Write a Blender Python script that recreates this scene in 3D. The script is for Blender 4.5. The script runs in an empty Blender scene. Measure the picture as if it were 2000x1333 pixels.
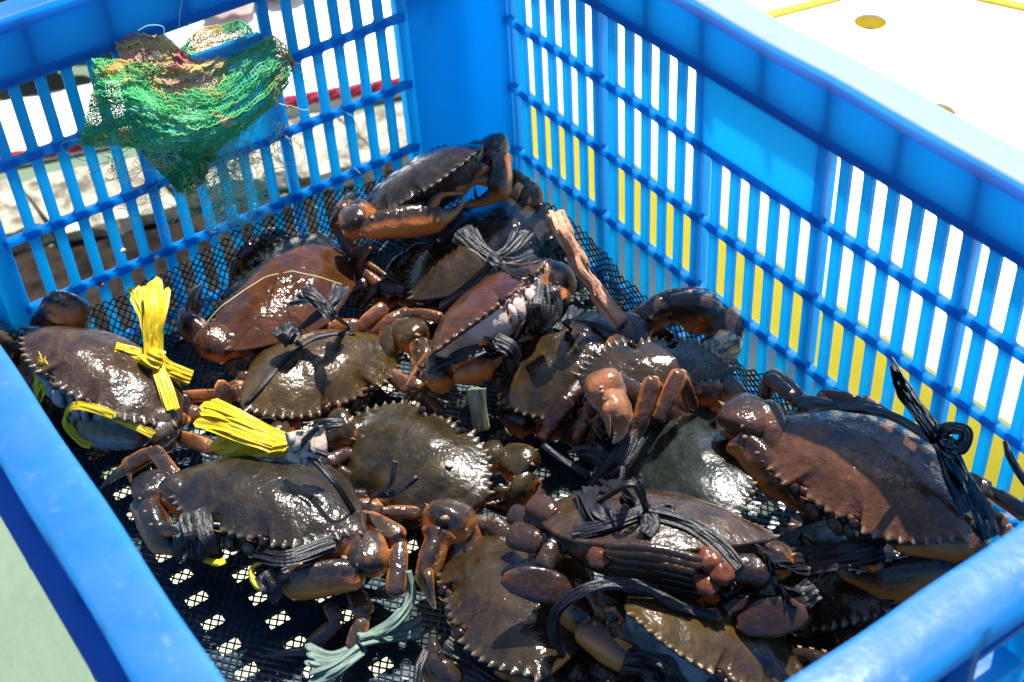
import bpy, math, random
import numpy as np
from mathutils import Vector, Matrix, noise
rnd = random.Random(7)
sc = bpy.context.scene
C = sc.collection

# ---------------------------------------------------------------- camera, light, exposure
CAM_LOC = [0.79683, -0.48721, 0.65958]
CAM_X = [0.57242, 0.81827, -0.05261]
CAM_Y = [-0.51556, 0.40907, 0.7529]
CAM_Z = [0.63759, -0.40385, 0.65603]
CAM_LENS = 50.589

cd = bpy.data.cameras.new('camera'); cam = bpy.data.objects.new('camera', cd); C.objects.link(cam)
cd.sensor_width = 36; cd.lens = CAM_LENS; cd.clip_start = .01; cd.clip_end = 200
cam.matrix_world = Matrix(((CAM_X[0], CAM_Y[0], CAM_Z[0], CAM_LOC[0]), (CAM_X[1], CAM_Y[1], CAM_Z[1], CAM_LOC[1]), (CAM_X[2], CAM_Y[2], CAM_Z[2], CAM_LOC[2]), (0, 0, 0, 1)))
cd.dof.use_dof = True; cd.dof.focus_distance = .80; cd.dof.aperture_fstop = 16
sc.camera = cam
SUN_AZ, SUN_EL = math.radians(121), math.radians(64)      # azimuth measured from +x towards +y
sd = Vector((math.cos(SUN_EL)*math.cos(SUN_AZ), math.cos(SUN_EL)*math.sin(SUN_AZ), math.sin(SUN_EL)))
sl = bpy.data.lights.new('sun', 'SUN'); sl.energy = 5.0; sl.angle = math.radians(.5); sl.color = (1, .96, .88)
sun = bpy.data.objects.new('sun', sl); C.objects.link(sun)
sun.rotation_euler = sd.to_track_quat('Z', 'Y').to_euler(); sun.location = (0, 3, 4)
w = bpy.data.worlds.new('World'); sc.world = w; w.use_nodes = True
nt = w.node_tree; bg = nt.nodes['Background']; sky = nt.nodes.new('ShaderNodeTexSky')
sky.sky_type = 'NISHITA'; sky.sun_disc = False; sky.sun_elevation = SUN_EL; sky.sun_rotation = math.radians(90) - SUN_AZ
nt.links.new(sky.outputs[0], bg.inputs[0]); bg.inputs[1].default_value = .075
sc.view_settings.view_transform = 'Standard'; sc.view_settings.look = 'None'
sc.view_settings.exposure = 1.0; sc.view_settings.gamma = 1
sc.cycles.max_bounces = 8; sc.cycles.sample_clamp_indirect = 6

# ---------------------------------------------------------------- materials
def node_mat(name):
    m = bpy.data.materials.new(name); m.use_nodes = True
    return m, m.node_tree, m.node_tree.nodes['Principled BSDF']
def nd(t, typ, **kw):
    n = t.nodes.new(typ)
    for k, v in kw.items():
        if k in ('operation', 'blend_type', 'data_type', 'attribute_name', 'feature', 'wave_type', 'bands_direction', 'distance'): setattr(n, k, v)
        else: n.inputs[k].default_value = v
    return n
def mixc(t, fac, a, b, mode='MIX'):
    n = t.nodes.new('ShaderNodeMix'); n.data_type = 'RGBA'; n.blend_type = mode
    for s, v in ((n.inputs[0], fac), (n.inputs[6], a), (n.inputs[7], b)):
        if hasattr(v, 'links') or isinstance(v, bpy.types.NodeSocket): t.links.new(v, s)
        else: s.default_value = v if not isinstance(v, tuple) or len(v) == 4 else (*v, 1)
    return n.outputs[2]
def ramp(t, val, stops):
    n = t.nodes.new('ShaderNodeValToRGB'); e = n.color_ramp.elements
    while len(e) < len(stops): e.new(.5)
    for i, (p_, c_) in enumerate(stops):
        e[i].position = p_; e[i].color = (c_, c_, c_, 1) if not isinstance(c_, tuple) else (*c_, 1)
    t.links.new(val, n.inputs[0]); return n.outputs[0]
def math_(t, op, a, b=0.0):
    n = t.nodes.new('ShaderNodeMath'); n.operation = op
    for i, v in enumerate((a, b)):
        if isinstance(v, bpy.types.NodeSocket): t.links.new(v, n.inputs[i])
        else: n.inputs[i].default_value = v
    return n.outputs[0]
def noi(t, scale, detail=3, rough=.55, coord=None, dist=0):
    n = nd(t, 'ShaderNodeTexNoise', Scale=scale, Detail=detail, Roughness=rough, Distortion=dist)
    if coord is not None: t.links.new(coord, n.inputs['Vector'])
    return n.outputs[0]
def bump(t, h, strength, dist=.001, normal=None):
    b = nd(t, 'ShaderNodeBump', Strength=strength, Distance=dist) if False else t.nodes.new('ShaderNodeBump')
    b.inputs['Strength'].default_value = strength; b.inputs['Distance'].default_value = dist
    t.links.new(h, b.inputs['Height'])
    if normal is not None: t.links.new(normal, b.inputs['Normal'])
    return b.outputs[0]
def objco(t):
    return t.nodes.new('ShaderNodeTexCoord').outputs['Object']
def attr(t, name):
    n = t.nodes.new('ShaderNodeAttribute'); n.attribute_name = name; return n.outputs['Fac']

def shell_mat(name, c1, c2, under, rough=.10, tipc=(.33, .25, .17), mott=70, sp=.13, ush=0.0):
    m, t, b = node_mat(name); co = objco(t)
    n1 = noi(t, mott, 5, .6, co, .6); n2 = noi(t, 22, 3, .5, co, .3)
    c1 = tuple(v*f for v, f in zip(c1, (.46, .39, .30))); c2 = tuple(v*f for v, f in zip(c2, (.64, .51, .37))); under = tuple(v*f for v, f in zip(under, (.62, .52, .45)))
    col = mixc(t, ramp(t, n1, [(.38, 0.), (.66, 1.)]), c1, c2)
    col = mixc(t, math_(t, 'MULTIPLY', ramp(t, n2, [(.42, 0.), (.68, 1.)]), .6), col, tuple(v*.45 for v in c1))
    spk = noi(t, 420, 2, .5, co)
    col = mixc(t, math_(t, 'MULTIPLY', ramp(t, spk, [(.66, 0.), (.72, 1.)]), .25), col, tuple(min(1, v*2.4) for v in c2))
    u = attr(t, 'u'); un = math_(t, 'ADD', u, math_(t, 'MULTIPLY', math_(t, 'SUBTRACT', n1, .5), .5))
    col = mixc(t, ramp(t, un, [(.30-ush, 0.), (.66-ush, 1.)]), col, under)
    col = mixc(t, attr(t, 'tip'), col, tipc)
    mud = ramp(t, noi(t, 34, 6, .72, co, 1.2), [(.56, 0.), (.66, 1.)])
    col = mixc(t, math_(t, 'MULTIPLY', mud, .38), col, (.075, .058, .040))
    t.links.new(col, b.inputs['Base Color'])
    rr = ramp(t, noi(t, 60, 4, .6, co), [(.35, rough*.7), (.65, rough*1.6)])
    rr = math_(t, 'ADD', rr, math_(t, 'MULTIPLY', mud, .22))
    t.links.new(math_(t, 'SUBTRACT', .5, math_(t, 'MULTIPLY', mud, .42)), b.inputs['Coat Weight'])
    t.links.new(rr, b.inputs['Roughness'])
    b.inputs['Specular IOR Level'].default_value = .4
    b.inputs['Coat Roughness'].default_value = .04
    nb = bump(t, noi(t, 300, 1.2, .5, co, .6), sp, .0013)
    nb = bump(t, noi(t, 70, 4, .6, co), .6, .004, nb)
    t.links.new(nb, b.inputs['Normal'])
    t.links.new(bump(t, noi(t, 330, 1.5, .5, co, .4), .26, .0012), b.inputs['Coat Normal'])
    return m
ORG = (.42, .13, .025); CREAM = (.30, .27, .24); BLU = (.10, .17, .26)
SH = {
 'rust':  shell_mat('rust_brown_shell', (.10, .042, .018), (.15, .062, .024), (.25, .09, .03)),
 'olive': shell_mat('olive_shell', (.085, .062, .020), (.13, .085, .026), (.22, .10, .04), .22),
 'brown': shell_mat('dark_brown_shell', (.044, .035, .023), (.074, .056, .034), (.22, .09, .035)),
 'mossy': shell_mat('mossy_shell', (.035, .034, .018), (.07, .056, .024), (.24, .11, .03), .25),
 'slate': shell_mat('slate_brown_shell', (.036, .034, .028), (.056, .050, .038), (.24, .10, .03), .2),
 'grey':  shell_mat('grey_brown_shell', (.072, .050, .036), (.11, .075, .05), (.16, .17, .19), .22),
 'green': shell_mat('green_grey_shell', (.022, .034, .034), (.03, .046, .046), (.22, .10, .04), .26),
 'red':   shell_mat('chestnut_shell', (.145, .070, .040), (.19, .098, .056), (.6, .2, .05), .11, sp=.3),
 'orange':shell_mat('orange_claw_shell', (.05, .05, .065), (.11, .075, .05), (1.0, .36, .07), .16, mott=60, ush=.20),
 'bluec': shell_mat('blue_claw_shell', (.11, .10, .09), (.18, .17, .17), (.22, .34, .52), .24, mott=160),
 'pink':  shell_mat('pink_claw_shell', (.45, .24, .12), (.62, .27, .16), (.75, .42, .42), .2, mott=45),
 'leg':   shell_mat('leg_shell', (.08, .05, .045), (.22, .10, .045), (.95, .38, .08), .18, mott=60, ush=.22),
 'legdark': shell_mat('dark_leg_shell', (.045, .028, .028), (.085, .045, .030), (.26, .08, .025), .22, mott=45),
}
for k_, c1_, c2_ in (('rust', (.075, .04, .025), (.13, .065, .035)), ('olive', (.07, .055, .03), (.12, .08, .035)), ('brown', (.045, .035, .035), (.09, .06, .04)), ('mossy', (.04, .038, .024), (.085, .065, .03)),
                     ('slate', (.032, .034, .045), (.06, .05, .045)), ('grey', (.07, .055, .045), (.11, .08, .06)), ('green', (.045, .05, .045), (.10, .07, .05)), ('red', (.09, .055, .04), (.15, .08, .05))):
    SH['claw_'+k_] = shell_mat(k_+'_claw_shell', c1_, c2_, (.90, .32, .065), .16, mott=60, ush=.13)
def simple(name, col, rough=.5, spec=.5, bumpsc=None, bumpst=.3, bumpd=.001, trans=0, col2=None, csc=30):
    m, t, b = node_mat(name); co = objco(t)
    if col2 is not None:
        c = mixc(t, ramp(t, noi(t, csc, 4, .6, co), [(.35, 0.), (.65, 1.)]), col, col2); t.links.new(c, b.inputs['Base Color'])
    else: c = None; b.inputs['Base Color'].default_value = (*col, 1)
    b.inputs['Roughness'].default_value = rough; b.inputs['Specular IOR Level'].default_value = spec
    if bumpsc: t.links.new(bump(t, noi(t, bumpsc, 4, .6, co), bumpst, bumpd), b.inputs['Normal'])
    if trans:
        tr = t.nodes.new('ShaderNodeBsdfTranslucent'); mx = t.nodes.new('ShaderNodeMixShader'); mx.inputs[0].default_value = trans
        if c is not None: t.links.new(c, tr.inputs[0])
        else: tr.inputs[0].default_value = (*col, 1)
        out = t.nodes['Material Output']
        t.links.new(b.outputs[0], mx.inputs[1]); t.links.new(tr.outputs[0], mx.inputs[2]); t.links.new(mx.outputs[0], out.inputs[0])
    return m
def crate_mat(name='blue_plastic', rim=0):
    m, t, b = node_mat(name); co = objco(t)
    n = noi(t, 9, 5, .6, co, .5)
    col = mixc(t, ramp(t, n, [(.3, 0.), (.75, 1.)]), (.010, .22, .62), (.02, .29, .74))
    scr = noi(t, 140, 3, .7, co)
    col = mixc(t, math_(t, 'MULTIPLY', ramp(t, scr, [(.62, 0.), (.72, 1.)]), .12), col, (.16, .3, .6))
    vo = t.nodes.new('ShaderNodeTexVoronoi'); vo.inputs['Scale'].default_value = 95; t.links.new(co, vo.inputs['Vector'])
    drops = ramp(t, vo.outputs['Distance'], [(.05, 1.), (.12, 0.)])
    col = mixc(t, math_(t, 'MULTIPLY', math_(t, 'MULTIPLY', drops, ramp(t, noi(t, 12, 3, .6, co), [(.45, 0.), (.65, 1.)])), .35), col, (.30, .42, .60))
    mp = t.nodes.new('ShaderNodeMapping'); mp.inputs['Scale'].default_value = (30, 30, 260); mp.inputs['Rotation'].default_value = (.5, .4, .7); t.links.new(co, mp.inputs['Vector'])
    col = mixc(t, math_(t, 'MULTIPLY', ramp(t, noi(t, 1, 4, .7, mp.outputs[0]), [(.64, 0.), (.70, 1.)]), .22), col, (.25, .40, .66))
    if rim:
        col = mixc(t, ramp(t, noi(t, 26, 5, .7, co), [(.35, .12+.75*(rim-1)), (.75, .55+.4*(rim-1))]), col, (.26, .48, .80) if rim == 1 else (.86, .88, .90))  # right-hand rim: near-white mix paints in its blown-out sun sheen
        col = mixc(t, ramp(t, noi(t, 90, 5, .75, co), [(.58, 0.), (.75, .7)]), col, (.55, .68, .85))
    t.links.new(col, b.inputs['Base Color']); b.inputs['Roughness'].default_value = .33
    t.links.new(ramp(t, noi(t, 40, 4, .7, co), [(.3, .25), (.7, .5)]), b.inputs['Roughness'])
    t.links.new(bump(t, noi(t, 60, 4, .6, co), .25, .002), b.inputs['Normal'])
    tr = t.nodes.new('ShaderNodeBsdfTranslucent'); tr.inputs[0].default_value = (.06, .68, 1, 1)
    mx = t.nodes.new('ShaderNodeMixShader'); mx.inputs[0].default_value = .68
    t.links.new(b.outputs[0], mx.inputs[1]); t.links.new(tr.outputs[0], mx.inputs[2]); t.links.new(mx.outputs[0], t.nodes['Material Output'].inputs[0])
    return m
M = dict(
 thick=simple('shaded_thick_blue_plastic', (.006, .10, .40), .45, .4, 60, .2, .002), crate=crate_mat(), crim=crate_mat('worn_blue_plastic', 1), crimw=crate_mat('worn_glare_blue_plastic', 2), floorp=simple('shaded_floor_plastic', (.003, .045, .09), .5),
 net=simple('black_green_net', (.006, .012, .012), .3, .6),
 eye=simple('eye_black', (.012, .002, .002), .06, .8),
 teeth=simple('claw_teeth', (.7, .62, .5), .35),
 yellow=simple('yellow_raffia', (.80, .56, .012), .35, .5, 900, .5, .0006, .3, (.85, .66, .03), 300),
 black=simple('black_raffia', (.007, .007, .010), .38, .5, 900, .6, .0008, 0, (.018, .017, .022), 400),
 shiny=simple('black_tape', (.006, .006, .008), .12, .8, 200, .3, .001),
 green=simple('pale_green_strip', (.40, .50, .30), .45, .5, 600, .4, .0006, .35, (.46, .55, .36), 200),
 paleleaf=simple('pale_blue_green_strip', (.26, .38, .33), .45, .5, 600, .4, .0006, .5, (.36, .48, .40), 200),
 tan=simple('dry_husk', (.52, .42, .33), .6, .3, 300, .6, .001, .2, (.62, .5, .42), 120),
 pod=simple('dry_pod', (.75, .32, .17), .5, .4, 400, .8, .0015, .3, (.90, .55, .35), 200),
 bead=simple('white_bead', (.85, .85, .82), .5, .3),
 teal=simple('teal_twine', (.01, .12, .12), .5),
 white=simple('white_plastic', (.78, .78, .76), .4, .4, 30, .1, .002),
 wfoam_glare=simple('white_foam_and_glare', (.82, .82, .80), .8, .3, 300, .3, .001),  # white foam, and the sun glare painted on the tote top
 yplastic=simple('yellow_plastic', (.98, .76, .04), .4, .5, 40, .1, .002, .15),
 flower=simple('dry_flower', (.78, .68, .36), .7),
 rope=simple('red_rope', (.22, .008, .025), .8, .2, 500, .8, .003, 0, (.42, .05, .09), 120),
 stone=simple('stone', (.52, .50, .40), .85, .2, 60, .8, .01, 0, (.13, .11, .08), 30),
 dark=simple('dark_clutter', (.03, .018, .015), .7, .3, 40, .5, .01, 0, (.10, .02, .02), 14),
 grime=simple('brown_skin', (.34, .22, .17), .5, .4, 60, .5, .004, 0, (.45, .34, .3), 30),
 darkwet=simple('dark_wet_floor', (.004, .003, .003), .8, .1, 40, .6, .01, 0, (.03, .022, .016), 30),
 darkred=simple('dark_red_cloth', (.25, .012, .012), .6),
 cream=simple('cream_backing', (.62, .60, .42), .6, .3, 30, .2, .003, 0, (.5, .5, .32), 6),
 fleck=simple('pale_fleck', (.75, .55, .52), .6),
)
def net_mat(name, cols):
    m, t, b = node_mat(name); co = objco(t)
    n = noi(t, 26, 3, .6, co, .8)
    c = mixc(t, ramp(t, n, [(.40, 0.), (.47, 1.)]), cols[0], cols[1])
    c = mixc(t, ramp(t, n, [(.53, 0.), (.60, 1.)]), c, cols[2])
    t.links.new(c, b.inputs['Base Color']); b.inputs['Roughness'].default_value = .45
    tr = t.nodes.new('ShaderNodeBsdfTranslucent'); t.links.new(c, tr.inputs[0])
    mx = t.nodes.new('ShaderNodeMixShader'); mx.inputs[0].default_value = .6
    t.links.new(b.outputs[0], mx.inputs[1]); t.links.new(tr.outputs[0], mx.inputs[2]); t.links.new(mx.outputs[0], t.nodes['Material Output'].inputs[0])
    return m
NG, NG2, NY, NP = (.20, .84, .38), (.45, .95, .62), (1, .82, .35), (.98, .42, .46)
NM = dict(swag=net_mat('green_netting', (NG2, NG, NY)), warm=net_mat('warm_netting', (NP, (.98, .86, .45), (.98, .74, .62))),
          backgreen=net_mat('pale_green_netting', (NG2, (.2, .65, .35), NY)), tail=net_mat('green_ochre_netting', (NG, (.14, .7, .28), NY)),
          right=net_mat('ochre_netting', ((.62, .42, .10), NY, NG)))
THREAD = [simple('green_thread', (.30, .85, .50), .5, .4, trans=.6), simple('straw_thread', (.90, .85, .55), .5, .4, trans=.6), simple('mint_thread', (.55, .95, .85), .5, .4, trans=.6)]

# ---------------------------------------------------------------- mesh helpers
def link(name, me, mat=None, parent=None):
    o = bpy.data.objects.new(name, me); C.objects.link(o)
    if mat is not None and me is not None: me.materials.append(mat)
    if parent is not None: o.parent = parent
    return o
def mesh(name, V, F, smooth=True, attrs=None):
    me = bpy.data.meshes.new(name); me.from_pydata([tuple(v) for v in V], [], [tuple(f) for f in F])
    if smooth: me.polygons.foreach_set('use_smooth', [True]*len(me.polygons))
    if attrs:
        for k, a in attrs.items():
            at = me.attributes.new(k, 'FLOAT', 'POINT'); at.data.foreach_set('value', list(map(float, a)))
    me.update(); return me
def tag(o, label=None, cat=None, group=None, kind=None):
    if label: o['label'] = label
    if cat: o['category'] = cat
    if group: o['group'] = group
    if kind: o['kind'] = kind
    return o
def thing(name, loc, label, cat, group=None):
    o = bpy.data.objects.new(name, None); C.objects.link(o); o.location = loc; o.empty_display_size = .02
    return tag(o, label, cat, group)
class MB:
    def __init__(s): s.V = []; s.F = []; s.A = {'u': [], 'tip': []}
    def add(s, V, F, u=None, tip=None):
        b = len(s.V); s.V += [tuple(v) for v in V]; s.F += [tuple(i+b for i in f) for f in F]
        s.A['u'] += list(u) if u is not None else [0]*len(V); s.A['tip'] += list(tip) if tip is not None else [0]*len(V)
    def box(s, a, b, bev=0):
        x0, y0, z0 = a; x1, y1, z1 = b
        if not bev:
            s.add([(x0, y0, z0), (x1, y0, z0), (x1, y1, z0), (x0, y1, z0), (x0, y0, z1), (x1, y0, z1), (x1, y1, z1), (x0, y1, z1)],
                  [(0, 3, 2, 1), (4, 5, 6, 7), (0, 1, 5, 4), (1, 2, 6, 5), (2, 3, 7, 6), (3, 0, 4, 7)]); return
        bm_ = bmesh.new(); bmesh.ops.create_cube(bm_, size=1)
        for v in bm_.verts: v.co = Vector((x0+(v.co.x+.5)*(x1-x0), y0+(v.co.y+.5)*(y1-y0), z0+(v.co.z+.5)*(z1-z0)))
        bmesh.ops.bevel(bm_, geom=bm_.edges[:], offset=bev, segments=2, profile=.5, affect='EDGES')
        bm_.verts.index_update(); s.add([v.co[:] for v in bm_.verts], [[v.index for v in f.verts] for f in bm_.faces]); bm_.free()
    def build(s, name, mat, parent=None, smooth=True, inv=None, attrs=False):
        V = s.V
        if inv is not None: V = [tuple(inv @ Vector(v)) for v in V]
        me = mesh(name, V, s.F, smooth, s.A if attrs else None)
        return link(name, me, mat, parent)
import bmesh
def catmull(P, n):
    P = [Vector(p) for p in P]
    if len(P) == 2: return [P[0].lerp(P[1], i/n) for i in range(n+1)]
    Q = [2*P[0]-P[1]] + P + [2*P[-1]-P[-2]]; out = []
    segs = len(P)-1
    for i in range(segs):
        a, b, c, d = Q[i:i+4]
        for k in range(n):
            t = k/n
            out.append(.5*((2*b)+(c-a)*t+(2*a-5*b+4*c-d)*t*t+(3*b-a-3*c+d)*t**3))
    out.append(P[-1].copy()); return out
def sweep(mb, path, ra, rb, up, N=14, cap=True, umode=None, shape=None, tipv=None):
    """tube along path; ra = radius along side axis, rb = along up axis"""
    V = []; F = []; U = []; T = []
    n = len(path); up = Vector(up).normalized()
    for i, p in enumerate(path):
        tn = (path[min(i+1, n-1)] - path[max(i-1, 0)])
        if tn.length < 1e-9: tn = Vector((1, 0, 0))
        tn.normalize(); side = tn.cross(up)
        if side.length < .05: side = tn.cross(Vector((.3, .9, .2)))
        side.normalize(); uu = side.cross(tn).normalized()
        for k in range(N):
            a = 2*math.pi*k/N; m_ = shape(i/(n-1), a) if shape else 1
            V.append(p + side*(math.cos(a)*ra[i]*m_) + uu*(math.sin(a)*rb[i]*m_))
            U.append(.5 - .5*math.sin(a) if umode is None else umode); T.append(tipv[i] if tipv else 0)
    for i in range(n-1):
        for k in range(N):
            a = i*N+k; b = i*N+(k+1) % N; F.append((a, b, b+N, a+N))
    if cap: F.append(tuple(range(N-1, -1, -1))); F.append(tuple(range((n-1)*N, n*N)))
    mb.add(V, F, U, T)
def prof(ts, xs, n): return list(np.interp(np.linspace(0, 1, n), ts, xs))
def cone(mb, p, d, r, h, N=6, u=.3):
    d = Vector(d).normalized(); s = d.orthogonal().normalized(); q = d.cross(s)
    V = [Vector(p)-d*h*.2 + (s*math.cos(2*math.pi*k/N)+q*math.sin(2*math.pi*k/N))*r for k in range(N)]+[Vector(p)+d*h]
    mb.add(V, [(k, (k+1) % N, N) for k in range(N)], [u]*(N+1), [.2]*N+[1])
def ball(mb, c, r, sx=1, sy=1, sz=1, N=12, K=8, u=.2, ax=None):
    V = []; F = []; c = Vector(c); ax = ax or (Vector((1, 0, 0)), Vector((0, 1, 0)), Vector((0, 0, 1)))
    for i in range(K+1):
        th = math.pi*i/K
        for k in range(N):
            a = 2*math.pi*k/N
            V.append(c+ax[0]*(r*sx*math.sin(th)*math.cos(a))+ax[1]*(r*sy*math.sin(th)*math.sin(a))+ax[2]*(r*sz*math.cos(th)))
    for i in range(K):
        for k in range(N):
            a = i*N+k; b = i*N+(k+1) % N; F.append((a, a+N, b+N, b))
    mb.add(V, F, [u]*len(V))

# ---------------------------------------------------------------- setting: ground
ZG = -.45
def ground():
    m, t, b = node_mat('pale_green_floor'); co = objco(t)
    c = mixc(t, ramp(t, noi(t, 1.6, 4, .6, co), [(.35, 0.), (.65, 1.)]), (.10, .165, .11), (.15, .205, .135))
    c = mixc(t, ramp(t, noi(t, 14, 5, .7, co), [(.55, 0.), (.75, .5)]), c, (.07, .12, .07))
    t.links.new(c, b.inputs['Base Color']); b.inputs['Roughness'].default_value = .6
    t.links.new(bump(t, noi(t, 30, 4, .6, co), .4, .004), b.inputs['Normal'])
    n = 24; V = []; F = []
    for i in range(n+1):
        for j in range(n+1):
            x = -20+40*i/n; y = -20+40*j/n; V.append((x, y, ZG))
    for i in range(n):
        for j in range(n):
            a = i*(n+1)+j; F.append((a, a+n+1, a+n+2, a+1))
    tag(link('floor', mesh('floor', V, F, False), m), 'pale green worn floor under and around the crate', kind='structure')
ground()

# ---------------------------------------------------------------- the crate
L, WD, HZ = .61, .42, .27
Z5, Z4, Z3, Z2, Z1 = .0166, .07, .1234, .1768, .2294
TH = .0028; PITCH = .1/6; SLW = .0067
crate = thing('plastic_crate', (.3, -.21, 0), 'blue slotted plastic fish crate lined with black netting and full of tied crabs', 'crate')
CR = Matrix.Translation((-.3, .21, 0))
def mkframe(o, u, nrm):   # wall local (a along, d outward, z) -> world
    o, u, nrm = Vector(o), Vector(u), Vector(nrm)
    return lambda a, d, z: o + u*a + nrm*d + Vector((0, 0, z))
class WB(MB):
    def __init__(s, fr): super().__init__(); s.fr = fr
    def wbox(s, a0, a1, d0, d1, z0, z1, bev=0):
        t = MB(); t.box((a0, d0, z0), (a1, d1, z1), bev)
        s.add([s.fr(*v) for v in t.V], t.F)
    def build(s, name, mat=None, parent=None, smooth=False):
        V = [tuple(CR @ Vector(v)) for v in s.V]
        # make normals consistent
        me = mesh(name, V, s.F, smooth); bm_ = bmesh.new(); bm_.from_mesh(me); bmesh.ops.recalc_face_normals(bm_, faces=bm_.faces); bm_.to_mesh(me); bm_.free()
        return link(name, me, mat or M['crate'], parent or crate)
def slat_mesh(fr, a, w, z0, z1, rails, name='slat'):
    """vertical bar with flared ends at each rail, TH thick"""
    fl = .0022; pts = []
    def side(sgn):
        zs = []
        rl = [z for z in rails if z0-.001 <= z <= z1+.001]
        for i, z in enumerate(rl):
            for dz, ex in ((-.0055, 0), (-.0040, .25), (-.0028, 1), (.0028, 1), (.0040, .25), (.0055, 0)):
                zz = z+dz
                if z0 <= zz <= z1: zs.append((zz, w/2+fl*ex))
        zs = [(z0, w/2+fl)] + [q for q in zs if z0+.0005 < q[0] < z1-.0005] + [(z1, w/2+fl)]
        return [(a+sgn*e, z) for z, e in zs]
    l = side(-1); r = side(1); n = len(l)
    wb = WB(fr); V = []; F = []
    for d in (0, TH):
        for q in l: V.append(fr(q[0], d, q[1]))
        for q in r: V.append(fr(q[0], d, q[1]))
    for i in range(n-1):
        F.append((i, i+1, n+i+1, n+i)); F.append((2*n+i, 3*n+i, 3*n+i+1, 2*n+i+1))
        F.append((i, 2*n+i, 2*n+i+1, i+1)); F.append((n+i, n+i+1, 3*n+i+1, 3*n+i))
    F.append((0, n, 3*n, 2*n)); F.append((n-1, 3*n-1, 4*n-1, 2*n-1))
    wb.add(V, F); return wb.build(name)
RAILS = [Z5, Z4, Z3, Z2, Z1]
def wall(o, u, nrm, length, a0, nb, hbay, hole, z_hole=None):
    fr = mkframe(o, u, nrm)
    for k in range(nb):
        for j in range(1, 6):
            a = a0+k*.1+j*PITCH
            top = Z1
            if k == hbay: top = Z3 if hole else Z2
            slat_mesh(fr, a, SLW, .004, top, RAILS)
    ends = [a0, a0+nb*.1]
    for k in range(nb+1):                      # bay ribs, 12 mm deep on the outside
        a = a0+k*.1
        if 0 < k < nb:
            slat_mesh(fr, a, SLW, .004, Z1, RAILS, 'bay_bar')
        wb = WB(fr); wb.wbox(a-.0011, a+.0011, TH*.9, .011, .004, Z1-.002); wb.build('upright_rib')
    for z in RAILS:
        if z == Z2 and hole: pass
        wb = WB(fr)
        if z == Z2 and hole:
            spans = [(a0, a0+hbay*.1), (a0+(hbay+1)*.1, ends[1])]
        else: spans = [(a0, ends[1])]
        for s0, s1 in spans:
            wb.wbox(s0-.003, s1+.003, -.0006, TH+.0005, z-.0028, z+.0028)
            wb.wbox(s0-.003, s1+.003, TH, .0055, z-.0010, z+.0010)
            wb.build('rail'); wb = WB(fr)
    for s0, s1 in ((.0, ends[0]), (ends[1], length)):       # corner strips
        wb = WB(fr); wb.wbox(s0, s1, -.0002, TH+.0007, .0, Z1); wb.build('corner_panel')
    wb = WB(fr)
    if hole:
        wb.wbox(a0+hbay*.1+.003, a0+(hbay+1)*.1-.003, .0002, TH+.0002, Z3+.001, .197)
        wb.wbox(a0+hbay*.1+.002, a0+(hbay+1)*.1-.002, -.001, .012, .1955, .1985)
        wb.build('grip_panel')
    else:
        wb.wbox(a0+hbay*.1+.003, a0+(hbay+1)*.1-.003, .0002, TH+.0002, Z2+.001, Z1-.001); wb.build('grip_panel')
    wb = WB(fr); wb.wbox(0, length, 0.0003, TH+.0010, Z1-.004, HZ-.003); wb.build('wall_band')
    # flange, rounded towards the inside
    V = []; F = []; prof_ = [(-.0005, HZ-.010), (-.0010, HZ-.004), (-.0010, HZ-.0012), (-.0002, HZ-.0002), (.0012, HZ), (.010, HZ-.0006), (.0205, HZ-.0010), (.0222, HZ-.0022), (.0228, HZ-.0045), (.0228, HZ-.013), (.0212, HZ-.013), (.0208, HZ-.006), (.019, HZ-.0042), (.004, HZ-.0034), (.0032, HZ-.01)]
    n = len(prof_); st = 41
    for i in range(st):
        t_ = i/(st-1)
        for d, z in prof_:
            a = -max(d, 0) + t_*(length+2*max(d, 0))
            V.append(fr(a, d + .0004*math.sin(t_*37+z*90), z+.0005*math.sin(t_*23)))
    for i in range(st-1):
        for k in range(n): F.append((i*n+k, i*n+(k+1) % n, (i+1)*n+(k+1) % n, (i+1)*n+k))
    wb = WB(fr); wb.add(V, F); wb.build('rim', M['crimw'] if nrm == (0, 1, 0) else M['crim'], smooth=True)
    wb = WB(fr); fw_ = .030 if nrm == (0, -1, 0) else .014; wb.wbox(-.012, length+.012, TH, fw_, Z1-.001, Z1+.0015); wb.build('lower_flange', M['thick'])  # opaque crate blue, darkened: shade under the rim put into the colour
    a = a0 % .05
    while a < length:
        wb = WB(fr); wb.wbox(a-.0019, a+.0019, TH, .021, Z1+.001, HZ-.003); wb.build('gusset', M['thick']); a += .05
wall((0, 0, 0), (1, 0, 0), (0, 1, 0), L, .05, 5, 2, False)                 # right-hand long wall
wall((0, 0, 0), (0, -1, 0), (-1, 0, 0), WD, .055, 3, 1, True)               # far short wall
wall((0, -WD, 0), (1, 0, 0), (0, -1, 0), L, .05, 5, 2, False)
wall((L, 0, 0), (0, -1, 0), (1, 0, 0), WD, .055, 3, 1, True)
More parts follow.
